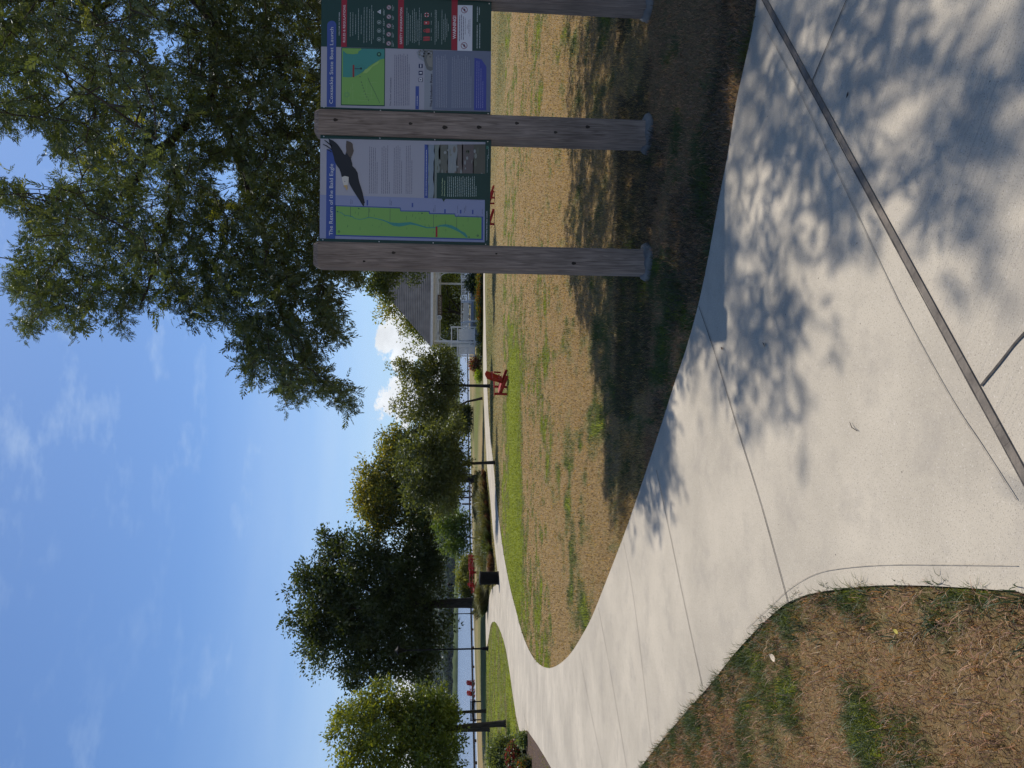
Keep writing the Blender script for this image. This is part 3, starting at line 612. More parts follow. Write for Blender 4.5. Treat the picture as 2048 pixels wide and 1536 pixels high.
def shadow_ok(P,r):
    sd=np.array(SUN_DIR); s=P-sd*(P[:,2:3]/sd[2]); ok=np.ones(len(P),bool)
    x,y,f=to_img(s); vis=(f>.3)&(x<2300)&(y>-300)&(y<1600)&(x>1000)
    pxr=r*F_PX/np.maximum(f,.5)*.5
    good=inpoly(x,y,SHADOW)
    for a in (0,1.57,3.14,4.71): good&=inpoly(x+pxr*.25*math.cos(a),y+pxr*.6*math.sin(a),SHADOW)
    for hx,hy,hr in SH_HOLES: good&=np.hypot((x-hx),(y-hy)*.75)>hr
    return np.where(vis,good,s[:,1]>0.0)
def canopy():
    sd=np.array(SUN_DIR); out=[]; frame=0; tries=0
    ell=((4.6,8.8,6.4),(5.8,5.4,3.4))
    # in-frame clumps
    N=90000; x=RS.uniform(-60,735,N); y=RS.uniform(-60,840,N); Yd=np.where(x<330,RS.uniform(4.0,12.6,N),RS.uniform(6.9,12.6,N)); rad=np.where(RS.rand(N)<.5,.14,.24)*np.clip(Yd/7,.55,1)
    pr=rad*F_PX/Yd*.85; ok=inpoly(x,y,CANOPY)
    for a in np.arange(0,6.28,.785): ok&=inpoly(x+pr*np.cos(a),y+pr*np.sin(a),CANOPY)
    for hx,hy,hr in HOLES: ok&=np.hypot(x-hx,y-hy)>hr+pr*.6
    x=x[ok];y=y[ok];Yd=Yd[ok];rad=rad[ok]
    P=np.array([at(a,b,c) for a,b,c in zip(x,y,Yd)])
    ok=shadow_ok(P,rad)&(P[:,2]>2.55); P=P[ok]; rad=rad[ok]
    nz=vnoise(P[:,0]*1.1+P[:,2]*.7,P[:,1]*1.1-P[:,2]*.9,1.3,3); k=nz>.29; P=P[k]; rad=rad[k]
    xi,yi,_f=to_img(P); cell=(np.floor(xi/38)*1000+np.floor(yi/38)).astype(int); area=(rad*F_PX/_f)**2
    used={}; sel=[]
    for i in RS.permutation(len(P)):
        u=used.get(cell[i],0.0)
        if u<(3.7 if xi[i]<430 else 5.4): used[cell[i]]=u+area[i]/1444.0; sel.append(i)
    sel=np.array(sel); print('in-frame clumps',len(P),len(sel)); A=P[sel]; ra=rad[sel]
    # outside the frame
    N=16000; d=RS.randn(N,3); d/=np.linalg.norm(d,axis=1,keepdims=True); P=np.array(ell[0])+d*np.array(ell[1])*(RS.rand(N,1)**.45)
    xi,yi,f=to_img(P); inf=(f>.2)&(xi>-40)&(xi<2100)&(yi>-40)&(yi<1580); ok=~inf&shadow_ok(P,np.full(N,.3))&(P[:,2]>2.8); P=P[ok]
    nz=vnoise(P[:,0]*.9+P[:,2]*.7,P[:,1]*.9-P[:,2]*.9,1.1,8); P=P[nz>.31]
    print('outside candidates',len(P)); B=P[:1400]; rb=np.full(len(B),.3)
    return np.vstack([A,B]),np.concatenate([ra,rb])
def frond_template():
    vs=[];n=6; Ls=.075
    P=[];D=[];
    for i in range(n):
        t=.22+.78*i/n
        for s in(-1,1): P.append((t,0,-.10*t*t)); a=R(52-18*t); D.append((math.cos(a),s*math.sin(a),-.15))
    P.append((1.0,0,-.10)); D.append((1,0,-.2))
    return np.array(P),unit(np.array(D))
def overhang_tree():
    Cc,rad=canopy(); base=Vector((6.6,9.4,gz(9.4)))
    t=thing('overhanging_tree','large feathery leaved tree arching in from the right over the sign and path','tree',base); o=np.array(base)
    TP,TD=frond_template(); k=len(TP); per=15; n=len(Cc)*per; ci=np.repeat(np.arange(len(Cc)),per)
    ax=unit(unit(Cc-np.array([5.6,9.0,5.6]))*.7+RS.randn(len(Cc),3)*.45+np.array([0,0,-.30])); A_=ax[ci]
    d=unit(A_*.55+RS.randn(n,3)*.62+np.array([0,0,-.10])); P0=Cc[ci]+A_*((RS.rand(n,1)-.45)*2.1)*rad[ci][:,None]+RS.randn(n,3)*rad[ci][:,None]*.16
    fl=(.115+.085*RS.rand(n))*np.clip(rad[ci]/.24,.45,1)
    up=unit(np.cross(d,unit(RS.randn(n,3)))+np.array([0,0,.6])); sx=unit(np.cross(up,d)); up=np.cross(d,sx)
    Mx=np.stack([d,sx,up],-1)                       # n,3,3
    LP=np.einsum('nij,kj->nki',Mx,TP)*fl[:,None,None]+P0[:,None,:]; LD=np.einsum('nij,kj->nki',Mx,TD)
    LP=LP.reshape(-1,3); LD=unit(LD.reshape(-1,3)+RS.randn(n*k,3)*.15); NN=unit(np.repeat(up,k,axis=0)+RS.randn(n*k,3)*.35)
    L_=np.repeat(fl*.30,k)*(.75+.5*RS.rand(n*k)); V,Fc=leaf_quads(LP,LD,NN,L_,L_*.33)
    f=RS.rand(n,1); col=np.array([.040,.064,.022])*(1-f)+np.array([.10,.13,.046])*f; ct=(.7+.6*RS.rand(len(Cc)))[ci][:,None]; col=col*ct
    yel=(RS.rand(len(Cc))<.03)[ci][:,None]; col=np.where(yel,np.array([.20,.22,.035])*ct,col)
    col=np.repeat(np.repeat(col,k,axis=0),4,axis=0)
    np_mesh('crown',V-o,Fc,MT['leafgloss'],t,col=col); print('leaflets',n*k)
    # limbs
    m=MB(base); nodes=[];par=[];rr=[]
    def limb(pts,r0,r1,cut=True):
        K=len(pts); q=[]
        for a,b in zip(pts[:-1],pts[1:]):
            for i in range(4): q.append(a.lerp(b,i/4))
        q.append(pts[-1]); rd=[r0+(r1-r0)*i/(len(q)-1) for i in range(len(q))]
        q=[p+Vector((random.uniform(-.03,.03),random.uniform(-.03,.03),random.uniform(-.03,.03)))*(0 if i in(0,len(q)-1) else 1) for i,p in enumerate(q)]
        if cut:
            pa=np.array([tuple(v) for v in q]); ok=shadow_ok(pa,np.full(len(pa),.02))
            for i in range(2,len(q)):
                if not ok[i]: q=q[:i]; rd=rd[:i]; break
        m.tube(q,rd,8); nodes.extend([tuple(p) for p in q[1:]])
    T1=base+Vector((0,0,2.6)); limb([base-Vector((0,0,.1)),base+Vector((0,0,1.2)),T1],.34,.26)
    crown=Vector((5.6,9.0,5.2)); limb([T1,crown,Vector((5.0,8.8,8.2))],.2,.06)
    hub=at(300,-120,8.8); limb([T1,Vector((5.7,9,4.0)),hub],.16,.09)
    limb([hub,at(430,60,9),at(425,200,9),at(345,275,8.8),at(298,312,8.7),at(262,372,8.6),at(235,455,8.5)],.075,.022)
    limb([hub,at(225,5,10.4),at(150,60,10.4),at(120,112,10.3),at(128,150,10.2),at(150,190,10.2)],.05,.014)
    limb([Vector((5.4,9.6,6.4)),at(76,-20,10.4),at(20,60,10.2),at(-30,110,10.1)],.12,.09)
    limb([at(425,200,9),at(480,330,9.4),at(520,450,9.6),at(560,600,9.4),at(590,720,9.1)],.05,.012)
    limb([at(345,275,8.8),at(350,400,8.6),at(328,470,8.5),at(300,560,8.4),at(280,620,8.3)],.03,.01)
    limb([at(262,372,8.6),at(205,410,8.4),at(150,440,8.2),at(110,520,8)],.024,.008)
    limb([at(430,60,9),at(560,150,9.6),at(600,300,10),at(620,450,10)],.05,.015)
    limb([at(480,330,9.4),at(520,420,8.6),at(600,520,8.4),at(660,600,8.2),at(680,680,8)],.03,.008)
    for i in range(8):
        q=Vector(Cc[-1-i*97]); limb([crown,crown.lerp(q,.5)+Vector((0,0,.15)),q],.07,.015)
    nodes_a=np.array(nodes); order=np.argsort(np.linalg.norm(Cc-np.array(crown),axis=1)); tw=MB(base)
    NA=np.zeros((len(nodes_a)+2*len(Cc),3)); NA[:len(nodes_a)]=nodes_a; cnt=len(nodes_a)
    for i in order:
        p=Cc[i]; dd=np.linalg.norm(NA[:cnt]-p,axis=1); j=int(np.argmin(dd)); q=NA[j]
        if dd[j]<1e-3 or dd[j]>1.5 or not shadow_ok(((p+q)/2)[None],np.array([.02]))[0]: continue
        mid=(p+q)/2+RS.randn(3)*.04*dd[j]; m.tube([q,mid,p],[.004+.006*min(dd[j],1.2),.004+.003*min(dd[j],1),.003],4,cap=False)
        NA[cnt]=mid; NA[cnt+1]=p; cnt+=2
    m.build('trunk',MT['bark'],t,smooth=True)
overhang_tree()
#PART2
# ------------------------------------------------------------------ information sign
TOPZ=2.58; PW=.19
def post_x(i): return (.975,1.985,3.045)[i]
SY=5.53                                   # post centre line
def sign():
    t=thing('information_sign','park information sign of two upright panels held between thick weathered timber posts','sign',(1.95,SY,0))
    o=Vector((1.95,SY,0))
    lean=[(-.006,0),(-.010,0),(-.004,0)]
    for i in range(3):
        x=post_x(i); m=MB(o); b=.017; h=PW/2; lx=lean[i][0]
        prof=[(-h+b,-h),(h-b,-h),(h,-h+b),(h,h-b),(h-b,h),(-h+b,h),(-h,h-b),(-h,-h+b)]
        zs=[-.1,.6,1.2,1.9,TOPZ-.035,TOPZ]
        vs=[]
        for k,z in enumerate(zs):
            sc=1 if k<5 else .86
            vs+= [Vector((x+px_*sc+lx*z+.02*(z-1.3)*(.35 if i<3 else 0),SY+py_*sc,z)) for px_,py_ in prof]
        fs=[(a*8+j,a*8+(j+1)%8,(a+1)*8+(j+1)%8,(a+1)*8+j) for a in range(5) for j in range(8)]+[tuple(40+j for j in range(8))]
        m.add(vs,fs); po=m.build('post',MT['wood'],t)
        # knots and bolt holes on the front face
        kn=MB(o)
        for (kx,kz,kr) in {0:[(.02,1.98,.010),(-.03,.60,.012),(.03,1.2,.006),(-.05,2.2,.007)],1:[(.01,2.42,.012),(.0,1.86,.010),(-.02,1.60,.014),(-.01,1.34,.013),(.03,1.05,.011),(-.03,.75,.010),(.02,.5,.012)],2:[(0,1.5,.012),(.02,.9,.01)]}[i]:
            X=x+kx+lx*kz+.007*(kz-1.3); vs=[Vector((X+math.cos(a)*kr*(1+.2*math.sin(3*a)),SY-h-.0015,kz+math.sin(a)*kr*1.5)) for a in [j*.5236 for j in range(12)]]
            kn=MB(o); kn.add(vs,[tuple(range(11,-1,-1))]); kn.build('knot',MT['bark'],po)
        f=MB(o); n=26; vs=[];
        for r,z in((.158,-.05),(.154,.012),(.14,.038),(.115,.045),(.02,.045)):
            for j in range(n):
                a=j*6.2832/n; w=1+.13*(float(vnoise(math.cos(a)*2+i*5,math.sin(a)*2,1.3,2))-.5)*2
                vs.append(Vector((x+r*w*math.cos(a),SY+r*w*math.sin(a),z+.02*(float(vnoise(math.cos(a)*3,math.sin(a)*3+i,2,7))-.5))))
        fs=[(a*n+j,a*n+(j+1)%n,(a+1)*n+(j+1)%n,(a+1)*n+j) for a in range(4) for j in range(n)]+[tuple(4*n+j for j in range(n))]
        f.add(vs,fs); f.build('footing',MT['footing'],t,smooth=True)
    PM={}
    def pm(c,rough=.35):
        k=tuple(c)
        if k not in PM: PM[k]=rampmat('print_%d'%len(PM),tuple(v*.96 for v in c),c,scale=3,rough=rough,spec=.35)
        return PM[k]
    GREEN=(.006,.045,.038); LIL=(.38,.385,.455); LBL=(.26,.30,.48); BLUE=(.045,.085,.33); MAPG=(.20,.42,.10); TEAL=(.05,.27,.24); RED=(.33,.008,.03); WHITE=(.66,.68,.74); INK=(.035,.04,.09); SLATE=(.155,.185,.27)
    PZ0,PZ1=1.353,2.533                  # panel bottom / top height, set below from the traced corners
    def mkpanel(label,x0,x1,conv):
        """conv(zx,zy)->(s,t) ; s 0..1 across, t 0..1 down"""
        W=x1-x0; zt=PT; zb=PB; yf=SY-.062
        base=MB(o); base.box(((x0+x1)/2,yf+.012,(zt+zb)/2),(W,.02,zt-zb)); po=base.build('panel',pm(GREEN),t); po['label']=label
        def P(zx,zy,l):
            s,tt=conv(zx,zy); return Vector((x0+s*W,yf+.0018-.0008*l,zt-tt*(zt-zb)))
        B={}
        def poly(pts,c,l,nm='artwork'):
            key=(nm,tuple(c)); m=B.setdefault(key,MB(o)); q=[P(a,b,l) for a,b in pts]
            from mathutils.geometry import tessellate_polygon
            tr=tessellate_polygon([[Vector((v.x,v.z,0)) for v in q]]); 
            fs=[]
            for f in tr:
                a,b,c_=[q[i] for i in f]; n=(b-a).cross(c_-a); fs.append(f if n.y<0 else f[::-1])
            m.add(q,[tuple(f) for f in fs])
        def rect(xa,ya,xb,yb,c,l,nm='artwork'): poly([(xa,ya),(xa,yb),(xb,yb),(xb,ya)],c,l,nm)
        def circ(x,y,r,c,l,nm='symbol',n=20): poly([(x+r*math.cos(a),y+r*math.sin(a)) for a in [i*6.2832/n for i in range(n)]],c,l,nm)
        def ring(x,y,r,w,c,l,nm='symbol',n=22):
            key=(nm,tuple(c)); m=B.setdefault(key,MB(o)); q=[]
            for i in range(n):
                a=i*6.2832/n; q+= [P(x+r*math.cos(a),y+r*math.sin(a),l),P(x+(r-w)*math.cos(a),y+(r-w)*math.sin(a),l)]
            m.add(q,[(2*i,(2*i+2)%(2*n),(2*i+3)%(2*n),2*i+1) for i in range(n)])
        def lines(xs,yl,yr,c,l,w=4.5,rag=.06,last=.5,dash=True,step=None):
            """rows of tiny unreadable print: word-long dashes"""
            for i,x in enumerate(xs):
                y=yl-RS.rand()*3; end=yr+(yl-yr)*(RS.rand()*rag if i<len(xs)-1 else (1-last))
                while y>end:
                    wl=8+RS.rand()*26; e=max(y-wl,end); rect(x-w/2,y,x+w/2,e,c,l,'small_print'); y=e-4.5
        def text(s_,x,yl,yr,c,l,h,bold=0,nm='lettering'):
            cu=bpy.data.curves.new('t','FONT'); cu.body=s_; cu.size=1; cu.offset=bold; cu.resolution_u=3
            ob=bpy.data.objects.new('t',cu); C.objects.link(ob); bpy.context.view_layer.update()
            me=bpy.data.meshes.new_from_object(ob.evaluated_get(bpy.context.evaluated_depsgraph_get()))
            bpy.data.objects.remove(ob)
            vs=[v.co.copy() for v in me.vertices]; x0_=min(v.x for v in vs); x1_=max(v.x for v in vs); capH=.70
            q=[P(x-v.y/capH*h, yl+(v.x-x0_)/(x1_-x0_)*(yr-yl), l) for v in vs]
            m=B.setdefault((nm,tuple(c)),MB(o)); m.add(q,[tuple(p.vertices) for p in me.polygons])
        def done():
            for nm in sorted({k[0] for k in B}):
                allm=MB(o); mi=[]; mats=[]
                for (n2,c),m in B.items():
                    if n2!=nm: continue
                    b=len(allm.v); allm.v+=m.v; allm.f+=[tuple(i+b for i in f) for f in m.f]; mi+=[len(mats)]*len(m.f); mats.append(pm(c))
                ob=allm.build(nm,None,po)
                for q in mats: ob.data.materials.append(q)
                ob.data.polygons.foreach_set('material_index',mi)
        def screws(pts,r=.006):
            m=MB(o)
            for a,b in pts:
                p=P(a,b,3); m.tube([p+Vector((0,.002,0)),p-Vector((0,.004,0))],[r,r*.7],8)
            m.build('screws',MT['steel'],po)
        return P,poly,rect,circ,ring,lines,text,done,screws
    # panel heights from the traced top / bottom edges
    PT=at(640,380,SY-.06).z; PB=at(980,380,SY-.06).z
    xL=post_x(0)+PW/2-.004; xM0=post_x(1)-PW/2+.004; xM1=post_x(1)+PW/2-.004; xR=post_x(2)-PW/2+.004
    def c1(x,y):
        t_=(x-95)/(1729-95); yr=75+75*t_; yl=1177+50*t_; return ((yl-y)/(yl-yr),t_)
    P,poly,rect,circ,ring,lines,text,done,screws=mkpanel('sign panel with a flying eagle and a tall green river map',xL,xM0,c1)
    poly([(95,140),(95,1145),(1680,1195),(1680,190)],LIL,1)
    poly([(95,705),(95,1145),(1680,1195),(1680,770)],LBL,2)
    poly([(155,248),(155,1146),(243,1150),(243,250)],BLUE,3)
    text('The Return of the Bald Eagle',218,1116,396,WHITE,4,34)
    mp=[(247,822),(858,850),(862,880),(1135,886),(1139,908),(1385,914),(1390,936),(1648,946),(1648,1160),(250,1110)]
    poly([(235,812),(864,840),(868,870),(1143,876),(1147,898),(1391,904),(1396,926),(1664,938),(1664,1172),(240,1122)],BLUE,3)
    poly(mp,MAPG,4)
    def ribbon(pts,ws,c,l):
        L1=[];L2=[]
        for i,(x,y) in enumerate(pts):
            w=ws[i] if hasattr(ws,'__len__') else ws; a=pts[max(i-1,0)]; b=pts[min(i+1,len(pts)-1)]; dx,dy=b[0]-a[0],b[1]-a[1]; q=math.hypot(dx,dy); L1.append((x-dy/q*w,y+dx/q*w)); L2.append((x+dy/q*w,y-dx/q*w))
        for i in range(len(pts)-1): poly([L1[i],L1[i+1],L2[i+1],L2[i]],c,l,'river_map')
    ribbon([(258,875),(300,890),(330,915),(398,926),(430,948),(470,958),(520,950),(560,936),(610,945),(650,955),(700,968),(740,985),(765,998),(800,1008),(850,1014),(900,1008),(960,1000),(1020,1014),(1070,1030),(1120,1045),(1190,1045),(1250,1026),(1300,1024),(1350,1036),(1400,1060),(1440,1085),(1480,1110),(1510,1145)],[2,3,3,4,2.5,2.5,2.5,4,3,4,5,6,9,16,18,16,12,8,7,6,5,8,12,15,14,10,14,8],TEAL,5)
    for a in((558,840,936),(385,830,930),(762,852,985),(1180,912,1040),(1405,940,1058)): rect(a[0],a[1],a[0]+3,a[2],INK,5,'river_map')
    for x,y in((262,876),(465,848),(1070,900),(1528,1142)): circ(x,y,7,(.04,.16,.08),5)
    ring(278,1078,11,5,INK,5); ring(1612,1128,10,5,INK,5)
    for i in range(34):
        x=285+RS.rand()*1330; y=(950 if x<1100 else 1000)+RS.rand()*(120)*(1 if RS.rand()<.6 else -.6)
        y=min(y,1095+(x-250)*.03); rect(x,y,x+2.6,y-14-RS.rand()*24,(.05,.14,.07),5,'small_print')
    rect(1203,1035,1221,1140,RED,6,'river_map')
    for x,a,b in((545,762,818),(977,795,838),(1292,860,900),(1444,868,905),(1562,868,912)): rect(x-7,a,x+7,b,BLUE,3,'small_print')
    for x,a,b in((388,748,805),(402,760,800),(762,742,820),(776,770,820),(1180,845,890),(1195,810,890),(1415,815,900),(1480,840,900),(1494,815,880),(1655,860,915)): lines([x],b,a,INK,3,w=3,rag=0,last=.9)
    def row(x0,n,last): 
        dy=(x0-95)/1634*50
        lines([x0+18*i+2 for i in range(n)],690+dy*.6,205+dy*.4,(.10,.10,.15),2,w=4,last=last)
    row(562,5,.65); row(680,5,.25); row(797,5,.68); row(913,4,.7)
    poly([(1090,208),(1090,745),(1126,748),(1126,212)],BLUE,3); lines([1108],725,240,WHITE,4,w=4,rag=0,last=.95)
    # landscape picture band
    poly([(1126,212),(1126,748),(1680,765),(1680,212)],(.20,.23,.22),2)
    pal=[(.24,.30,.36),(.20,.24,.22),(.13,.14,.12),(.26,.29,.30),(.17,.15,.14),(.13,.11,.11),(.10,.10,.08)]
    xs=[1126,1180,1235,1310,1400,1455,1560,1680]
    for i in range(7): 
        yb=745+(xs[i]-1126)*.03; n=9; top=[(xs[i]+RS.uniform(-12,12),212+(yb-212)*k/n) for k in range(n+1)]; poly(top+[(xs[i+1]+8,yb),(xs[i+1]+8,212)],pal[i],3,'landscape')
    for k in range(46):
        x=1190+RS.rand()*470; y=240+RS.rand()*470; rx=8+RS.rand()*30; ry=4+RS.rand()*12; c=[(.19,.17,.15),(.28,.31,.31),(.12,.13,.10),(.22,.24,.22)][RS.randint(4)]
        poly([(x+ry*math.cos(a),y+rx*math.sin(a)) for a in [i*.785 for i in range(8)]],c,4,'landscape')
    poly([(1680,150),(1680,1225),(1730,1228),(1737,150)],GREEN,5)
    poly([(1210,495),(1210,752),(1262,755),(1278,786),(1296,757),(1700,770),(1715,510)],GREEN,6)
    text('The Hudson Eagles',1268,728,548,(.55,.68,.42),7,9,.01); text('Restoration Area',1290,730,575,(.55,.68,.42),7,9,.01)
    lines([1318+18.3*i for i in range(16)],738,530,(.50,.60,.58),7,w=4,rag=.1,last=.5)
    text('Coxsackie State Boat Launch',1704,1176,884,WHITE,6,10,.012)
    rect(1690,230,1712,262,(.05,.18,.14),6); lines([1700],500,300,(.4,.5,.5),6,w=3,rag=0,last=.9); lines([1712],360,230,(.4,.5,.5),6,w=3,rag=0,last=.9)
    # eagle in flight
    BR=(.012,.011,.017)
    poly([(172,143),(212,160),(240,182),(262,205),(285,240),(300,262),(318,296),(330,308),(352,268),(372,300),(392,330),(386,345),(400,400),(400,420),(430,450),(452,490),(458,540),(470,592),(486,640),(500,690),(512,745),(522,792),(512,800),(516,815),(508,826),(498,812),(484,790),(468,760),(440,716),(408,664),(376,604),(362,560),(364,530),(330,522),(300,532),(292,490),(278,450),(250,410),(232,372),(224,330),(212,286),(196,230),(180,182)],BR,6,'eagle')
    for a in(((120,195),(160,212),(205,250),(200,256),(155,222),(118,200)),((135,155),(165,175),(208,215),(204,225),(160,185),(133,160)),((158,248),(180,258),(205,275),(202,282),(176,264),(156,254))): poly(list(a),BR,6,'eagle')
    poly([(342,165),(364,172),(384,180),(402,198),(404,230),(412,268),(398,310),(384,338),(366,322),(350,290),(334,300),(342,270),(338,220)],(.10,.075,.06),7,'eagle')
    poly([(300,532),(330,520),(366,530),(366,570),(360,600),(354,618),(330,622),(318,612),(306,570)],(.60,.58,.54),7,'eagle')
    poly([(324,612),(352,612),(358,640),(352,664),(344,660),(336,636),(322,628)],(.52,.36,.16),8,'eagle'); circ(330,576,4,BR,8,'eagle',8)
    screws([(128,120),(660,142),(1188,163),(1703,187),(126,1160),(660,1182),(1180,1198),(1690,1216),(128,85),(660,108),(1186,132)],.0055)
    done()
    # second panel
    def c2(x,y):
        t_=(x-110)/(1955-110); yl=1130+90*t_; yr=-112+108*t_-18; return ((yl-y)/(yl-yr),t_)
    P,poly,rect,circ,ring,lines,text,done,screws=mkpanel('sign panel with a boat launch map and dark green rules column',xM1,xR,c2)
    poly([(110,462),(110,1118),(1955,1192),(1955,530)],LIL,1)
    poly([(1315,515),(1315,1162),(1955,1192),(1955,530)],SLATE,2)
    # title bar with round end
    pts=[(175,1118),(272,1120)]; 
    for k in range(9): a=R(90-k*22.5); pts.append((222+48.5*math.sin(a),232-48*math.cos(a)))
    poly(pts,BLUE,3); text('Coxsackie State Boat Launch',240,1085,256,WHITE,4,36)
    poly([(326,474),(326,1102),(798,1118),(798,490)],(.008,.06,.05),3)
    poly([(334,484),(334,1094),(790,1108),(790,498)],MAPG,4)
    poly([(345,486),(345,795),(400,802),(470,795),(520,770),(560,742),(590,722),(620,690),(660,660),(700,640),(740,612),(790,600),(790,498)],TEAL,5)
    poly([(334,484),(350,515),(385,545),(450,552),(505,545),(512,520),(540,505),(540,490)],MAPG,6)
    poly([(560,760),(580,722),(640,690),(700,640),(740,625),(720,660),(660,690),(640,720),(600,760)],(.30,.52,.14),6)
    rect(450,668,468,800,(.28,.03,.03),7); rect(468,706,530,713,INK,7); circ(540,708,12,(.01,.05,.05),7); ring(540,708,40,2,(.05,.16,.14),6)
    circ(732,555,25,(.01,.07,.06),7); rect(722,545,742,565,(.12,.35,.2),8); ring(390,990,30,14,(.16,.36,.12),5)
    for x,y in((530,795),(545,855),(553,888),(565,920),(575,953),(588,985),(604,1017),(622,1052)): circ(x,y,5,INK,6)
    ribbon([(613,807),(640,870),(665,918),(690,965),(718,1028),(745,1085)],1.5,INK,6)
    for k in range(16):
        x=370+RS.rand()*400; y=830+RS.rand()*240
        if RS.rand()<.5: rect(x,y,x+2.5,min(y+60+RS.rand()*80,1090),(.30,.50,.18),5)
        else: rect(x,y,min(x+50+RS.rand()*80,785),y+2.5,(.30,.50,.18),5)
    text('The Town of Coxsackie',866,1116,808,INK,3,14,.01)
    lines([903+19.5*i for i in range(9)],1115,545,(.10,.10,.18),3,w=5,rag=.06,last=.8)
    poly([(1130,905),(1130,1155),(1168,1157),(1168,905)],BLUE,3); lines([1149],1120,1000,WHITE,4,w=5,rag=0,last=.9)
    for y in(835,760,685):
        rect(1163,y-22,1207,y+22,(.02,.03,.10),4); 
    rect(1170,817,1200,853,WHITE,5); rect(1178,827,1192,843,(.02,.03,.10),6); rect(1172,752,1198,768,WHITE,5); rect(1180,668,1190,702,WHITE,5)
    poly([(1135,530),(1160,600),(1225,640),(1225,1160),(1315,1164),(1315,512),(1200,508)],(.28,.31,.36),2,'landscape')
    poly([(1230,560),(1215,600),(1228,660),(1250,720),(1290,740),(1315,730),(1315,515),(1240,512)],(.14,.15,.15),3,'landscape')
    poly([(1260,560),(1245,620),(1270,690),(1312,700),(1312,560)],(.24,.24,.22),4,'landscape')
    for k in range(26):
        x=1150+RS.rand()*150; y=515+RS.rand()*70; circ(x,y,4+RS.rand()*9,[(.14,.15,.15),(.33,.35,.38),(.20,.20,.19)][RS.randint(3)],5,'landscape',7)
    text('The Hudson River',1312,1136,768,(.02,.02,.06),5,24,.012)
    lines([1355+19*i for i in range(7)],1140,560,(.36,.38,.46),3,w=5,rag=.08,last=.9); lines([1530+20.5*i for i in range(11)],1145,570,(.36,.38,.46),3,w=5,rag=.1,last=.6)
    poly([(1772,600),(1772,1172),(1905,1176),(1905,700),(1850,620)],(.05,.07,.34),3); lines([1800,1822,1845,1867],1150,620,(.36,.38,.60),4,w=4,rag=.5,last=.55)
    # dark green rules column
    poly([(110,-110),(110,462),(1955,532),(1955,-10)],GREEN,2)
    text('Coxsackie State Boat Launch',240,1085,256,WHITE,6,36); poly([(175,470),(272,474)]+pts[2:],BLUE,4)
    text('WELCOME TO THE PARK',308,348,92,WHITE,5,11,.01)
    poly([(325,-90),(325,468),(383,472),(383,-86)],RED,4); text('RULES & REGULATIONS',368,420,16,(.75,.62,.66),5,24,.01)
    W2=(.42,.50,.50)
    for x,a,b in((420,360,95),(448,350,95),(478,335,120),(508,395,55),(538,335,125),(568,430,40),(598,425,40),(628,405,60),(650,440,20),(668,390,85)): lines([x],a,b,W2,4,w=4,rag=0,last=1)
    for y in(205,297,390): ring(730,y,22,4,W2,4)
    poly([(708,92),(748,66),(748,118)],WHITE,4,'symbol'); rect(722,90,738,95,INK,5,'symbol')
    for y in(205,297,390): circ(730,y+2,9,W2,4)
    for y in(45,147,245,338,437): circ(835,y,25,(.46,.42,.47),4); ring(835,y,25,4,(.30,.10,.13),5); poly([(822,y-14),(848,y+10),(844,y+15),(818,y-9)],(.07,.05,.07),5,'symbol'); circ(835,y,7,(.09,.07,.09),6)
    for y in(90,205,297,390): lines([776,786],y+42,y-42,W2,4,w=4,rag=.2,last=.7)
    for y in(45,147,245,338,437): lines([872,886],y+36,y-36,W2,4,w=4,rag=.3,last=.6)
    poly([(935,-86),(935,490),(996,494),(996,-82)],RED,4); text('SAFETY INFORMATION',980,446,50,(.75,.62,.66),5,24,.01)
    for x,a,b in((1030,460,45),(1045,450,110),(1068,415,130),(1092,430,80),(1112,435,60),(1130,425,100),(1150,410,180),(1165,462,50),(1185,405,110),(1338,455,75),(1352,420,80),(1372,395,200),(1412,455,75),(1432,405,180),(1448,425,120),(1466,375,170),(1482,310,230)): lines([x],a,b,W2,4,w=4,rag=0,last=1)
    RR=(.42,.05,.06)
    ring(1245,130,26,12,RR,4); 
    for a in range(4): aa=R(45+90*a); circ(1245+20*math.cos(aa),130+20*math.sin(aa),6,WHITE,5)
    poly([(1215,198),(1215,236),(1272,236),(1278,218),(1272,198)],RR,4,'symbol'); circ(1240,217,7,WHITE,5)
    ring(1226,302,16,8,RR,4); poly([(1240,278),(1240,326),(1280,322),(1280,280)],RR,4,'symbol')
    poly([(1208,370),(1214,392),(1208,412),(1240,412),(1280,410),(1280,366),(1240,364)],RR,4,'symbol'); rect(1212,388,1275,393,GREEN,5,'symbol')
    for y in(130,217,300,390): lines([1296],y+22,y-22,W2,4,w=4,rag=0,last=1)
    poly([(1517,-60),(1517,516),(1582,520),(1582,-56)],RED,4); text('WARNING!',1566,396,142,(.80,.70,.72),5,34,.02)
    poly([(1584,26),(1584,522),(1746,528),(1746,30)],WHITE,4)
    for y in(80,468): ring(1657,y,36,6,(.22,.02,.05),5); poly([(1632,y-24),(1682,y+20),(1678,y+26),(1628,y-18)],(.22,.02,.05),6,'symbol'); poly([(1650,y-20),(1668,y-6),(1664,y+22),(1648,y+6)],INK,5,'symbol')
    for x,a,b in((1606,420,140),(1626,405,125),(1648,405,150),(1668,350,165),(1690,290,240),(1706,340,190),(1720,370,180)): lines([x],a,b,(.05,.05,.12),5,w=7 if x<1660 else 4,rag=0,last=1)
    for x,a,b in((1800,500,245),(1828,500,225),(1800,210,45),(1822,135,50)): lines([x],a,b,W2,4,w=8,rag=0,last=1)
    screws([(146,1122),(752,1165),(1336,1190),(1928,1212),(1930,15)],.0055)
    done()
MT['steel']=rampmat('steel',(.45,.45,.47),(.6,.6,.6),scale=10,rough=.35,metal=1)
sign()
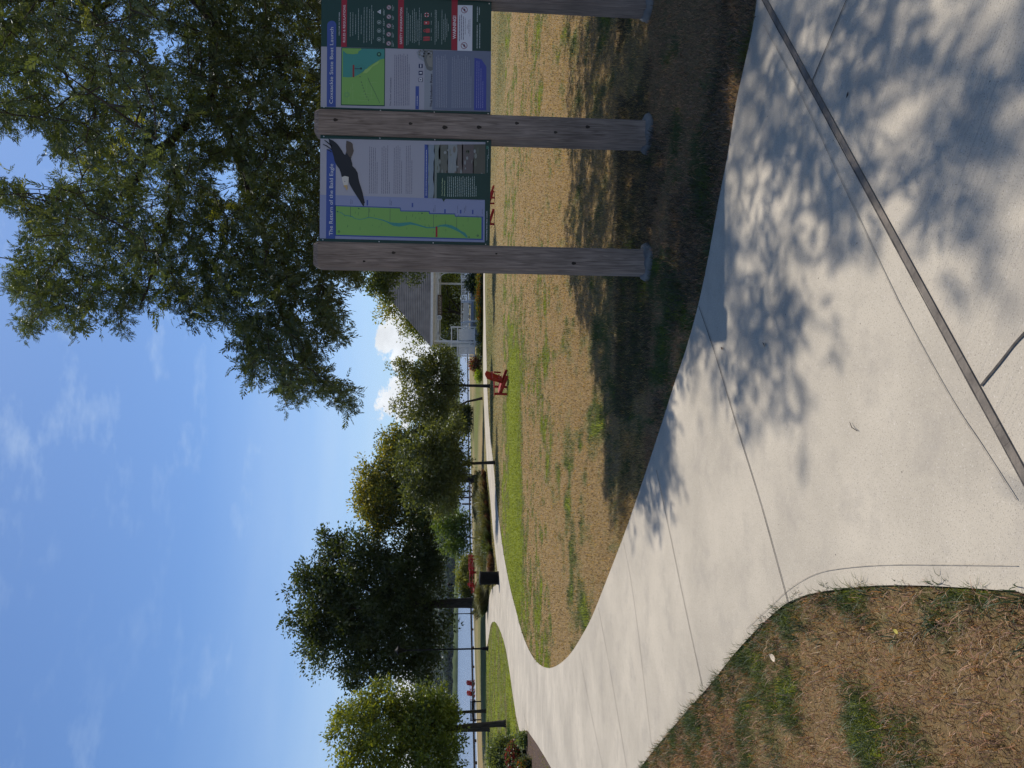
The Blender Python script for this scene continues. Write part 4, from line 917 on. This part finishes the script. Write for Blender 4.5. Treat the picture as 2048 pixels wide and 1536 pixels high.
# ------------------------------------------------------------------ chairs, tables, bench, can, lamp
def rotz(a): return Matrix.Rotation(a,3,'Z')
def copy_tree(o,parent=None):
    c=o.copy(); C.objects.link(c)
    if parent is not None: c.parent=parent
    for ch in o.children: copy_tree(ch,c)
    return c
def make_chair(label):
    """slatted reclined garden chair facing local +X"""
    t=thing('garden_chair',label,'chair',group='red slatted garden chairs on the park lawn')
    m=MB()
    for i in range(6): 
        a=i/5; m.box((.30-.52*a,0,.36-.10*a),(.085,.52,.022),m=Matrix.Rotation(R(11),3,'Y').inverted() if False else Matrix.Rotation(R(-11),3,'Y'))
    m.build('seat',MT['red'],t,bevel=.004)
    m=MB()
    for i in range(6):
        y=(i-2.5)*.095; top=.86+.07*(1-abs(i-2.5)/2.5); w=.088
        a=Vector((-.20,y,.25)); b=Vector((-.20-.27*(top-.25)/.65,y*1.12,top+.05)); m.bar(a,b,.022,w,up=(0,1,0))
    m.bar((-.30,-.27,.36),(-.30,.27,.36),.03,.06); m.bar((-.43,-.30,.66),(-.43,.30,.66),.025,.06)
    m.build('backrest',MT['red'],t,bevel=.004)
    for s in(-1,1):
        m=MB(); m.bar((.40,s*.33,.555),(-.40,s*.33,.575),.13,.024); m.build('armrest',MT['red'],t,bevel=.005)
        m=MB(); m.bar((.33,s*.285,0),(.31,s*.285,.545),.03,.11,up=(1,0,0)); m.build('leg',MT['red'],t,bevel=.004)
        m=MB(); m.bar((.36,s*.255,.31),(-.55,s*.255,.045),.03,.12); m.build('leg',MT['red'],t,bevel=.004)
        m=MB(); m.bar((-.38,s*.30,.28),(-.40,s*.30,.56),.028,.06,up=(1,0,0)); m.build('arm_support',MT['red'],t)
    return t
ch=make_chair('nearest red slatted garden chair, alone on the middle lawn facing the river')
ch.location=gnd(1015,768); ch.rotation_euler=(0,0,R(148))
for (x,y,a,lab) in((950,1370,150,'red garden chair at the river edge, right one of the pair beside the black bench'),(951.5,1391,152,'red garden chair at the river edge, nearer the black bench of the pair'),(989,392,200,'red garden chair under the eagle panel, the one farther from the left post'),(988.5,437,165,'red garden chair under the eagle panel, the one nearer the left post'),(953.5,1176,165,'red garden chair standing beside the red picnic tables and dark trunk')):
    c=copy_tree(ch); c.location=gnd(x,y); c.rotation_euler=(0,0,R(a)); c['label']=lab
def make_table(label,mat,group,nm='picnic_table'):
    t=thing(nm,label,'picnic table',group=group); m=MB()
    for i in range(5): m.box((0,(i-2)*.148,.74),(1.85,.138,.038))
    m.build('tabletop',mat,t)
    for s in(-1,1):
        m=MB(); 
        for i in range(2): m.box((0,s*(.62+i*.14),.445),(1.85,.13,.038))
        m.build('bench',mat,t)
        for e in(-1,1):
            m=MB(); m.bar((e*.68,s*.62,0),(e*.68,s*.22,.72),.04,.09,up=(1,0,0)); m.build('leg',mat,t)
        m=MB(); m.bar((s*.72,-.76,.40),(s*.72,.76,.40),.04,.09); m.bar((s*.72,-.36,.70),(s*.72,.36,.70),.04,.08); m.bar((s*.68,0,.40),(s*.15,0,.70),.04,.08); m.build('brace',mat,t)
    return t
tb=make_table('brown timber picnic table under the slim young trees near the river',MT['brown'],'brown picnic tables'); tb.location=gnd(946,828); tb.rotation_euler=(0,0,R(8))
c=copy_tree(tb); c.location=gnd(955.5,980); c.rotation_euler=(0,0,R(20)); c['label']='brown timber picnic table beside the trunk of the yellow topped tree'
tr=make_table('red picnic table nearer the path, in the row before the dark shade tree',MT['red'],'red picnic tables'); tr.location=gnd(954.5,1132); tr.rotation_euler=(0,0,R(12))
c=copy_tree(tr); c.location=gnd(950.5,1124); c.rotation_euler=(0,0,R(8)); c['label']='red picnic table of the row farther back, closer to the river'
c=copy_tree(tr); c.location=gnd(954,1157); c.rotation_euler=(0,0,R(15)); c['label']='red picnic table beside the lone red chair near the dark trunk'
def bench():
    p=gnd(962,1421); t=thing('park_bench','black metal park bench at the river edge beside the broad tree','bench',p,R(20)); B=MB()
    for i in range(5): B.box((0,.02-.1*i+.2,.45),(1.5,.08,.03))
    B.build('seat',MT['black'],t); B=MB()
    for i in range(4): B.box((0,-.26-.02*i,.55+.1*i),(1.5,.025,.07))
    B.build('backrest',MT['black'],t)
    for e in(-1,1):
        B=MB(); B.bar((e*.68,.2,0),(e*.68,.2,.66),.05,.05); B.bar((e*.68,-.3,0),(e*.68,-.34,.9),.05,.05); B.bar((e*.68,-.32,.65),(e*.68,.24,.65),.06,.04); B.bar((e*.68,-.3,.42),(e*.68,.2,.42),.05,.04); B.build('leg',MT['black'],t)
bench()
def can():
    p=gnd(998,1156); t=thing('trash_can','black slatted round trash can standing at the fork of the path','trash can',p); r=.30
    B=MB(); 
    for i in range(26):
        a=i*6.2832/26; B.box((r*math.cos(a),r*math.sin(a),.47),(.012,.045,.84),rz=a)
    B.build('slats',MT['black'],t)
    B=MB(); B.lathe((0,0,0),[(.27,.03),(.27,.9)],24); B.lathe((0,0,0),[(.001,.04),(.27,.04)],24); B.build('liner',MT['black'],t)
    B=MB(); B.lathe((0,0,0),[(.26,.86),(.325,.86),(.335,.90),(.325,.94),(.27,.95),(.16,.985),(.12,.985),(.12,.93)],28); B.build('lid',MT['black'],t,smooth=True)
    B=MB(); B.lathe((0,0,0),[(.30,0),(.325,.01),(.325,.07),(.29,.08)],24); B.build('base',MT['black'],t)
can()
def lamp(base,h,label):
    t=thing('lamp_post',label,'lamp post',base); B=MB()
    B.lathe((0,0,0),[(.17,0),(.17,.05),(.13,.08),(.11,.30),(.075,.42),(.055,.5),(.045,h)],14); B.build('pole',MT['black'],t,smooth=True)
    B=MB(); B.lathe((0,0,0),[(.045,h),(.09,h+.05),(.10,h+.1),(.16,h+.42),(.30,h+.46),(.27,h+.52),(.10,h+.62),(.03,h+.70),(.001,h+.72)],16); B.build('lantern',MT['black'],t,smooth=True)
lamp(gnd(977,1297),5.2,'tall black lamp post standing at the tip of the island lawn')
lamp(gnd(948,1227),3.6,'thin dark lamp post behind the thick dark tree trunk by the river')
lamp(gnd(948,1168),2.6,'short thin dark post rising behind the lone red chair by the river')
# ------------------------------------------------------------------ river edge
def wall_along(name,pts,w,z0,z1,mat,label,cat,off=0):
    vs=[];fs=[]
    for i,p in enumerate(pts):
        tdir=(pts[min(i+1,len(pts)-1)]-pts[max(i-1,0)]); tdir.z=0; tdir.normalize(); n=Vector((-tdir.y,tdir.x,0))
        if n.y<0: n=-n
        q0=p+n*off; q1=p+n*(off+w); g=gz(p.y)
        for q,z in((q0,g+z0),(q0,g+z1),(q1,g+z1),(q1,g+z0)): vs.append((q.x,q.y,z))
    for i in range(len(pts)-1):
        for j in range(4): fs.append((i*4+j,i*4+(j+1)%4,(i+1)*4+(j+1)%4,(i+1)*4+j))
    me=bpy.data.meshes.new(name); me.from_pydata(vs,[],fs); me.update(); o=link(name,me,mat); return tag(o,label,cat)
vis=bankpts[1:-2]
wall_along('coping',vis,1.6,-6,.05,MT['stonewall'],'pale concrete coping strip along the river edge','coping',off=-1.0)
def rail():
    o0=vis[0]; t=thing('bulkhead_rail','low dark timber rail running along the river edge','railing',o0)
    pts=[p+Vector((0,.9,0)) for p in vis]; B=MB(o0)
    for a,b in zip(pts[:-1],pts[1:]): B.bar(a+Vector((0,0,.30)),b+Vector((0,0,.30)),.16,.20)
    B.build('top_rail',MT['bulkhead'],t)
    for a,b in zip(pts[:-1],pts[1:]):
        n=max(2,int((b-a).length/2.6))
        for i in range(n):
            p=a.lerp(b,i/n); 
            if -52<p.x<12: B=MB(o0); B.box((p.x,p.y,p.z+.05),(.2,.2,.4)); B.build('rail_post',MT['bulkhead'],t)
rail()
for i,(y,top,dist) in enumerate(((861.6,921,118),(983,905,112),(995,921,114),(1008,924,110))):
    q=at(936,y,dist); ztop=at(top,y,dist).z; o=MB((q.x,q.y,-4)).cyl((q.x,q.y,-4),.17,ztop+4,10,.14).build('mooring_pile',MT['bulkhead'],smooth=True); o.location=(q.x,q.y,-4)
    tag(o,['lone dark mooring pile in the river behind the brown picnic table','tallest of three dark mooring piles in the river','middle one of three dark mooring piles in the river','leftmost of three dark mooring piles in the river'][i],'mooring pile',group='timber mooring piles')
def water():
    m,N,L=newmat('river_water'); o=N.new('ShaderNodeOutputMaterial'); b=N.new('ShaderNodeBsdfPrincipled'); L.new(b.outputs[0],o.inputs[0])
    b.inputs['Base Color'].default_value=(.16,.19,.25,1); b.inputs['Roughness'].default_value=.22; b.inputs['IOR'].default_value=1.33
    tc=N.new('ShaderNodeTexCoord'); mp=N.new('ShaderNodeMapping'); mp.inputs['Scale'].default_value=(.25,1,1); L.new(tc.outputs['Object'],mp.inputs[0])
    n=N.new('ShaderNodeTexNoise'); n.inputs['Scale'].default_value=.9; n.inputs['Detail'].default_value=6; L.new(mp.outputs[0],n.inputs[0])
    bp=N.new('ShaderNodeBump'); bp.inputs['Strength'].default_value=.9; bp.inputs['Distance'].default_value=.5; L.new(n.outputs[0],bp.inputs['Height']); L.new(bp.outputs[0],b.inputs['Normal'])
    B=MB(); B.add([(-1900,-300,-3.2),(1900,-300,-3.2),(1900,1100,-3.2),(-1900,1100,-3.2)],[(0,1,2,3)]); tag(B.build('river',m),'wide calm blue grey river','river',kind='structure')
water()
def far_land():
    mat=rampmat('far_canopy',(.012,.022,.020),(.035,.052,.034),scale=.09,rough=1,third=(.045,.065,.03),detail=8)
    xs=np.linspace(-1100,1100,700)
    def strip_(name,y0,y1,ny,hf,lab,bump,kind='structure',mt=None):
        ys=np.linspace(0,1,ny); X,T=np.meshgrid(xs*(y0/890),ys,indexing='ij'); Y=y0+(y1-y0)*T+30*np.sin(X*.004+1)
        H=hf(X,T)*np.clip(T*6+.12*(T>0),0,1)
        cr=np.abs(fbm(X,Y,.06,5,3)-.5)*2; Z=-3.3+H*(1-bump)+H*bump*(1-cr)*1.2+ (fbm(X,Y,.11,8,2)-.5)*5*np.clip(H/8,0,1)
        Z[:,0]=-3.6; V=np.stack([X,Y,Z],-1).reshape(-1,3); m_=ny; i=np.arange(len(xs)-1)[:,None]; j=np.arange(ny-1)[None,:]
        q=np.stack([i*m_+j,(i+1)*m_+j,(i+1)*m_+j+1,i*m_+j+1],-1).reshape(-1,4); o=np_mesh(name,V,q,mt or mat); tag(o,lab,'far shore',kind=kind)
    strip_('far_wood',905,1010,16,lambda X,T:9+5*fbm(X,T*0,.012,3,3),'belt of trees along the far river shore',.75,'stuff')
    strip_('marsh',886,905,6,lambda X,T:2.2+3.2*sst(-150,-330,X)+0*T,'low pale green reeds along the far shore',.1,'stuff',rampmat('reeds',(.07,.10,.035),(.11,.14,.05),scale=.05,rough=1))
    strip_('hills',1120,1700,30,lambda X,T:(26+52*np.exp(-((X+560)/330)**2)+30*fbm(X,T*3,.003,6,3))*np.sin(np.clip(T*1.2,0,1)*1.57),'low wooded hills beyond the river',.3)
far_land()
def far_leaves():
    n=52000; y=np.where(RS.rand(n)<.4,RS.uniform(903,925,n),RS.uniform(1130,1420,n)); x=(RS.rand(n)*1.5-1.0)*y*.62
    bpy.context.view_layer.update(); dg=bpy.context.evaluated_depsgraph_get(); z=np.full(n,np.nan)
    fw=[o for o in C.objects if o.name in('far_wood','hills')]
    from mathutils.bvhtree import BVHTree
    tr=[BVHTree.FromObject(o,dg) for o in fw]
    for i in range(n):
        for t_ in tr:
            h=t_.ray_cast(Vector((x[i],y[i],300)),Vector((0,0,-1)))
            if h[0] is not None: z[i]=h[0].z if math.isnan(z[i]) else max(z[i],h[0].z)
    k=~np.isnan(z)&(z>-1); x=x[k];y=y[k];z=z[k]; n=len(x); cl=vnoise(x,y,.11,4)
    sz=3.2+3.5*RS.rand(n); V,F_=leaf_quads(np.stack([x,y,z-1+4.5*cl*RS.rand(n)],-1),unit(RS.randn(n,3)+np.array([0,0,.4])),unit(RS.randn(n,3)),sz,sz*.8)
    c=np.array([.022,.037,.028])*(.45+1.1*cl[:,None])*(.6+.8*RS.rand(n,1)); o=np_mesh('far_foliage',V,F_,MT['leaf'],col=np.repeat(c,4,axis=0)); tag(o,'dense tree foliage covering the far bank and hills','far wood',kind='stuff')
far_leaves()
# ------------------------------------------------------------------ gazebo
def gazebo():
    GY=64.5; g=gz(GY); X=lambda y,Y=GY: at(940,y,Y).x; Z=lambda x,Y=GY: at(x,650,Y).z
    t=thing('gazebo','white painted riverside gazebo with grey shingle hip roof, lattice frieze and front steps','gazebo',(X(540),GY+3.5,g)); o=Vector((X(540),GY+3.5,g))
    W=MT['white']; xl=X(683); xr=xl+12.6; yf=GY; yb=GY+7.5; zf=Z(943.5); ze=Z(862); zfr=Z(877)
    roof=rampmat('grey_shingles',(.13,.12,.11),(.21,.195,.18),scale=1.2,rough=.95,detail=8)
    el=X(692); er=xr+.45; ef=yf-.45; eb=yb+.45; rise=5.3; run=(eb-ef)/2; slope=rise/ (run*1.45)
    # hip roof as stepped shingle courses
    n=30; B=MB(o); ridge0=Vector((el+run*1.45,(ef+eb)/2,ze+rise)); ridge1=Vector((er-run*1.45,(ef+eb)/2,ze+rise))
    for k in range(n):
        a=k/n; b=(k+1)/n; lift=.05
        def ringp(u,dz): 
            return [Vector((el+(ridge0.x-el)*u,ef+(ridge0.y-ef)*u,ze+rise*u+dz)),Vector((er+(ridge1.x-er)*u,ef+(ridge0.y-ef)*u,ze+rise*u+dz)),Vector((er+(ridge1.x-er)*u,eb+(ridge0.y-eb)*u,ze+rise*u+dz)),Vector((el+(ridge0.x-el)*u,eb+(ridge0.y-eb)*u,ze+rise*u+dz))]
        A=ringp(a,lift); Bp=ringp(min(b+.004,1),0.0); U=ringp(a,-.01); b0=len(B.v)
        B.add(A+Bp+U,[(i,(i+1)%4,4+(i+1)%4,4+i) for i in range(4)]+[(8+i,8+(i+1)%4,(i+1)%4,i) for i in range(4)])
    rf=B.build('roof',roof,t)
    B=MB(o)
    for (a,b) in(((el,ef),(er,ef)),((er,ef),(er,eb)),((er,eb),(el,eb)),((el,eb),(el,ef))): B.bar((*a,ze-.09),(*b,ze-.09),.05,.22)
    B.build('fascia',W,t)
    B=MB(o); B.box(((el+er)/2,(ef+eb)/2,ze-.16),(er-el-.1,eb-ef-.1,.04)); B.build('soffit',W,t)
    # frieze lattice
    B=MB(o)
    def lattice(x0,x1,z0,z1,y,st=.12):
        B.bar((x0,y,z1),(x1,y,z1),.06,.07); B.bar((x0,y,z0),(x1,y,z0),.06,.07); h=z1-z0; k=x0-h
        while k<x1:
            for sg in(1,-1):
                a=Vector((k,y-.01*sg,z0 if sg>0 else z1)); b=Vector((k+h,y-.01*sg,z1 if sg>0 else z0))
                if a.x<x0: f_=(x0-a.x)/h; a=a.lerp(b,f_)
                if b.x>x1: f_=(x1-a.x)/(b.x-a.x); b=a.lerp(b,f_)
                if b.x-a.x>.02: B.bar(a,b,.035,.012,up=(0,1,0))
            k+=st
    lattice(xl,xr,zfr,ze-.22,yf); B.build('lattice_frieze',W,t); B=MB(o); lattice(xl,xr,zfr,ze-.22,yb); B.build('lattice_frieze',W,t)
    cols=[xl,X(545)]; w=cols[1]-cols[0]; xs=[xl,xl+w*.0]; posts=[xl,X(645),X(605),X(545),X(545)+2.4,xr]
    for i,x in enumerate((xl,X(545),xr)):
        for y in(yf,yb):
            B=MB(o); B.box((x,y,(g+ze-.2)/2),(.17,.17,ze-.2-g)); B.build('post',W,t,bevel=.01)
    for y in(yf+2.5,yf+5):
        for x in(xl,xr): B=MB(o); B.box((x,y,(g+ze-.2)/2),(.17,.17,ze-.2-g)); B.build('post',W,t)
    # curved corner braces
    for x,sg,y in((xl,1,yf),(X(545),-1,yf),(X(545),1,yf)):
        B=MB(o); pts=[Vector((x+sg*(.08+.75*(1-math.cos(a))),y,zfr-.75+.75*math.sin(a))) for a in [i*.2618 for i in range(7)]]
        for a,b in zip(pts[:-1],pts[1:]): B.bar(a,b,.06,.07)
        B.build('brace',W,t)
    B=MB(o); B.box(((xl+xr)/2,(yf+yb)/2,zf-.06),(xr-xl+.3,yb-yf+.3,.12)); B.box(((xl+xr)/2,yf-.05,(g+zf-.12)/2),(xr-xl,.04,zf-.12-g)); B.build('deck',MT['deck'],t)
    def railing(a,b):
        B=MB(o); a=Vector(a); b=Vector(b); B.bar(a+Vector((0,0,.92)),b+Vector((0,0,.92)),.09,.05); B.bar(a+Vector((0,0,.12)),b+Vector((0,0,.12)),.05,.07)
        n=int((b-a).length/.14)
        for i in range(1,n): p=a.lerp(b,i/n); B.box((p.x,p.y,p.z+.52),(.038,.038,.78))
        B.build('railing',W,t)
    s0,s1=X(645),X(605)
    railing((xl,yf,zf),(s0,yf,zf)); railing((s1,yf,zf),(X(545),yf,zf)); railing((X(545),yf,zf),(xr,yf,zf)); railing((xl,yb,zf),(xr,yb,zf)); railing((xl,yf,zf),(xl,yb,zf))
    B=MB(o); ns=5
    for i in range(ns): B.box(((s0+s1)/2,yf-.16-.30*i,g+(zf-g)*(ns-i)/(ns+1)),(s1-s0,.30,.05)); B.box(((s0+s1)/2,yf-.02-.30*i,g+(zf-g)*(ns-i)/(ns+1)-.10),(s1-s0,.02,.16))
    for x in(s0,s1): B.bar((x,yf,zf-.05),(x,yf-1.6,g),.06,.28)
    B.build('steps',MT['deck'],t)
    for x in(s0,s1):
        B=MB(o); B.bar((x,yf,zf+.92),(x,yf-1.55,g+.98),.08,.05); B.box((x,yf-1.55,g+.5),(.1,.1,1.05)); B.box((x,yf,zf+.5),(.1,.1,1.0)); B.build('handrail',W,t)
    # hanging brown name board and the white round badge on the frieze
    B=MB(o); x0,x1=X(632),X(591); B.box(((x0+x1)/2,yf-.12,Z(879.5)),(x1-x0,.05,px(9,GY))); nb=B.build('name_board',MT['brown'],t)
    B=MB(o)
    for r_ in(0,1):
        x=x0+.15
        while x<x1-.2: wl=.08+.22*RS.rand(); B.box((x+wl/2,yf-.149,Z(879.5)+.07-.14*r_),(wl,.006,.07)); x+=wl+.06
    B.build('lettering',rampmat('cream_print',(.3,.25,.18),(.4,.33,.25),scale=4),nb)
    cx,cz=X(636.5),Z(878.5); B=MB(o); nn=24; r=px(5,GY)
    B.tube([Vector((cx,yf-.16,cz)),Vector((cx,yf-.10,cz))],[r,r],24); lb=B.build('round_badge',MT['white'],t)
    B=MB(o); B.tube([Vector((cx,yf-.166,cz)),Vector((cx,yf-.161,cz))],[r*.78,r*.78],24); B.build('badge_face',rampmat('badge_grey',(.3,.33,.36),(.42,.44,.46),scale=8),lb)
    # mass of planting box and seat inside
    B=MB(o); B.box(((s0+s1)/2+.6,yb-.5,zf+.45),(2.4,.5,.5)); B.build('bench',W,t)
MT['deck']=rampmat('grey_deck_paint',(.25,.28,.33),(.33,.36,.41),scale=3,rough=.8)
gazebo()
def screen():
    Y=62.6; g=gz(Y); X=lambda y: at(940,y,Y).x; Z=lambda x: at(x,680,Y).z; o=Vector((X(684),Y,g))
    t=thing('garden_screen','white painted screen of two tongue and groove panels in front of the gazebo','screen',o); W=MT['white']
    B=MB(o)
    for y,zt in((654.5,Z(901)),(684.5,Z(901)),(712,Z(916))): B.box((X(y),Y,(g+zt)/2),(.11,.11,zt-g))
    B.bar((X(655),Y,Z(903)),(X(695),Y,Z(903)),.08,.09); B.bar((X(655),Y,Z(915)),(X(712),Y,Z(915)),.08,.09); B.bar((X(655),Y,Z(949)),(X(712),Y,Z(949)),.08,.09)
    B.build('frame',W,t)
    for a,b in((658,680),(689,709)):
        B=MB(o); n=7
        for i in range(n):
            x=X(b)+(X(a)-X(b))*(i+.5)/n; B.box((x,Y+.02,(Z(917)+Z(948))/2),((X(a)-X(b)) and abs(X(a)-X(b))/n-.012,.025,Z(917)-Z(948)))
        B.build('panel',W,t)
screen()
# ------------------------------------------------------------------ beds by the gazebo
OR=(.48,.17,.015); YE=(.62,.42,.02); RD=(.30,.035,.05)
ibush('evergreen_shrub','large dark green shrub against the gazebo railing beside the left sign post',950,566,17,20,62.6,200,34,.3,.16,((.018,.038,.014),(.035,.06,.02)))
ibush('flowering_shrub','red leaved shrub at the end of the garden screen',947,728,11,14,62,90,26,.25,.14,((.17,.05,.035),(.14,.13,.05)),flower=(RD,120,.10))
ibush('leafy_plant','bright lime green leafy plant beside the red leaved shrub',956,752,7,13,61.5,60,24,.2,.13,((.16,.24,.02),(.24,.32,.03)))
for i,(x,y,ry,rx,fc,lab) in enumerate(((960,555,9,6,YE,'golden low flowers at the right end of the gazebo bed'),(958,578,8,6,OR,'orange mums under the dark evergreen shrub'),(958,598,9,7,OR,'widest orange mums mound before the gazebo steps'),(960,614,9,6,YE,'yellow and orange mums right before the gazebo steps'),(959,632,9,6,OR,'orange mums left of the gazebo steps'),(961,652,9,5,(.25,.22,.05),'faded brown green mound of mums before the screen'),(961,676,7,6,YE,'bright yellow mums in front of the garden screen'),(963,700,9,5,(.50,.50,.42),'whitish low plant at the left end of the gazebo bed'))):
    ibush('flower_mound',lab,x,y+RS.uniform(-2,2),rx*RS.uniform(.7,1.15),ry*RS.uniform(1.0,1.5),61.2+RS.uniform(-.3,.6),60,22,.3,.12,((.05,.07,.02),(.09,.11,.03)),cat='flowers',group='flower mounds along the gazebo bed',flower=(fc,170,.10))
# corner bed at the left end of the path
mb=[(1056,1461),(1075,1488),(1092,1515),(1104,1536),(1130,1580),(1160,1660),(1060,1700),(1030,1600),(1036,1480)]
tag(drape('mulch_bed',G(mb),.02,MT['mulch']),'dark bark mulch of the corner planting bed','mulch',kind='structure')
ibush('meadow_shrub','tall fine leaved green shrub in the corner bed, behind the red flowers',992,1508,22,34,22,230,36,.16,.075,((.07,.10,.035),(.14,.17,.06)))
ibush('flowering_shrub','red flowering low shrub in the corner bed beside the path',1028,1512,17,30,17.5,150,34,.12,.06,((.05,.07,.025),(.10,.11,.035)),flower=(RD,420,.055))
ibush('flowering_shrub','small orange flowering plant at the path edge of the corner bed',1046,1530,12,14,15.5,60,30,.09,.05,((.05,.07,.025),(.10,.11,.035)),flower=(OR,90,.045))
ibush('fern','feathery pale green plant leaning over the path edge at the corner bed',1042,1478,8,12,17,40,26,.10,.06,((.10,.14,.05),(.16,.20,.08)))
# ------------------------------------------------------------------ small litter
def litter(name,label,x,y,size,col,cat='leaf',z=.0,curl=.3):
    p=gnd(x,y); m=rampmat(name+'_mat',tuple(c*.8 for c in col),col,scale=60,rough=.8); B=MB((p.x,p.y,p.z)); a=RS.rand()*6.28; n=10; vs=[];
    for i in range(n+1):
        u=i/n; w=math.sin(u*math.pi)**.8*.20*size
        c_=Vector((p.x+math.cos(a)*(u-.5)*size,p.y+math.sin(a)*(u-.5)*size,p.z+.022+z+curl*size*(u-.5)**2)); s_=Vector((-math.sin(a),math.cos(a),.25))
        vs+=[c_-s_*w,c_+Vector((0,0,-.08*size)),c_+s_*w]
    fs=[(3*i+j,3*i+j+1,3*i+j+4,3*i+j+3) for i in range(n) for j in(0,1)]; B.add(vs,fs); o=B.build(name,m); o.location=p; tag(o,label,cat); return o
litter('fallen_leaf','pale dry leaf lying in the near lawn close to the path edge',1568,1315,.06,(.62,.52,.40),z=.03)
litter('fallen_leaf','yellow fallen leaf lying in the near lawn',1822,1262,.03,(.42,.36,.08),z=.03)
litter('fallen_leaf','small dark curled leaf on the shaded plaza past the curb',1706,190,.022,(.05,.035,.03))
litter('fallen_leaf','tiny dark leaf on the path in the branch shadow',1537,689,.03,(.05,.035,.03))
litter('fallen_leaf','little brown leaf at the tip of the sign shadow',1452,697,.03,(.16,.09,.06))
def twig(x,y,label):
    p=gnd(x,y); B=MB(p); B.tube([p+Vector((0,0,.02)),p+Vector((.012,.03,.024)),p+Vector((.03,.05,.02))],[.0016,.0016,.001],5); o=B.build('twig',MT['bark']); o.location=p; tag(o,label,'twig')
twig(1725,862,'thin brown twig lying on the sunlit path')
# ------------------------------------------------------------------ haze
def haze():
    m,N,L=newmat('haze_air'); o=N.new('ShaderNodeOutputMaterial'); v=N.new('ShaderNodeVolumePrincipled'); v.inputs['Color'].default_value=(.72,.84,1,1); v.inputs['Density'].default_value=HAZE; v.inputs['Anisotropy'].default_value=.2; L.new(v.outputs[0],o.inputs['Volume'])
    B=MB(); B.box((0,700,47),(4200,2300,110)); h=B.build('haze',m); tag(h,'thin summer haze over the river','haze',kind='stuff')
HAZE=.00004
haze()
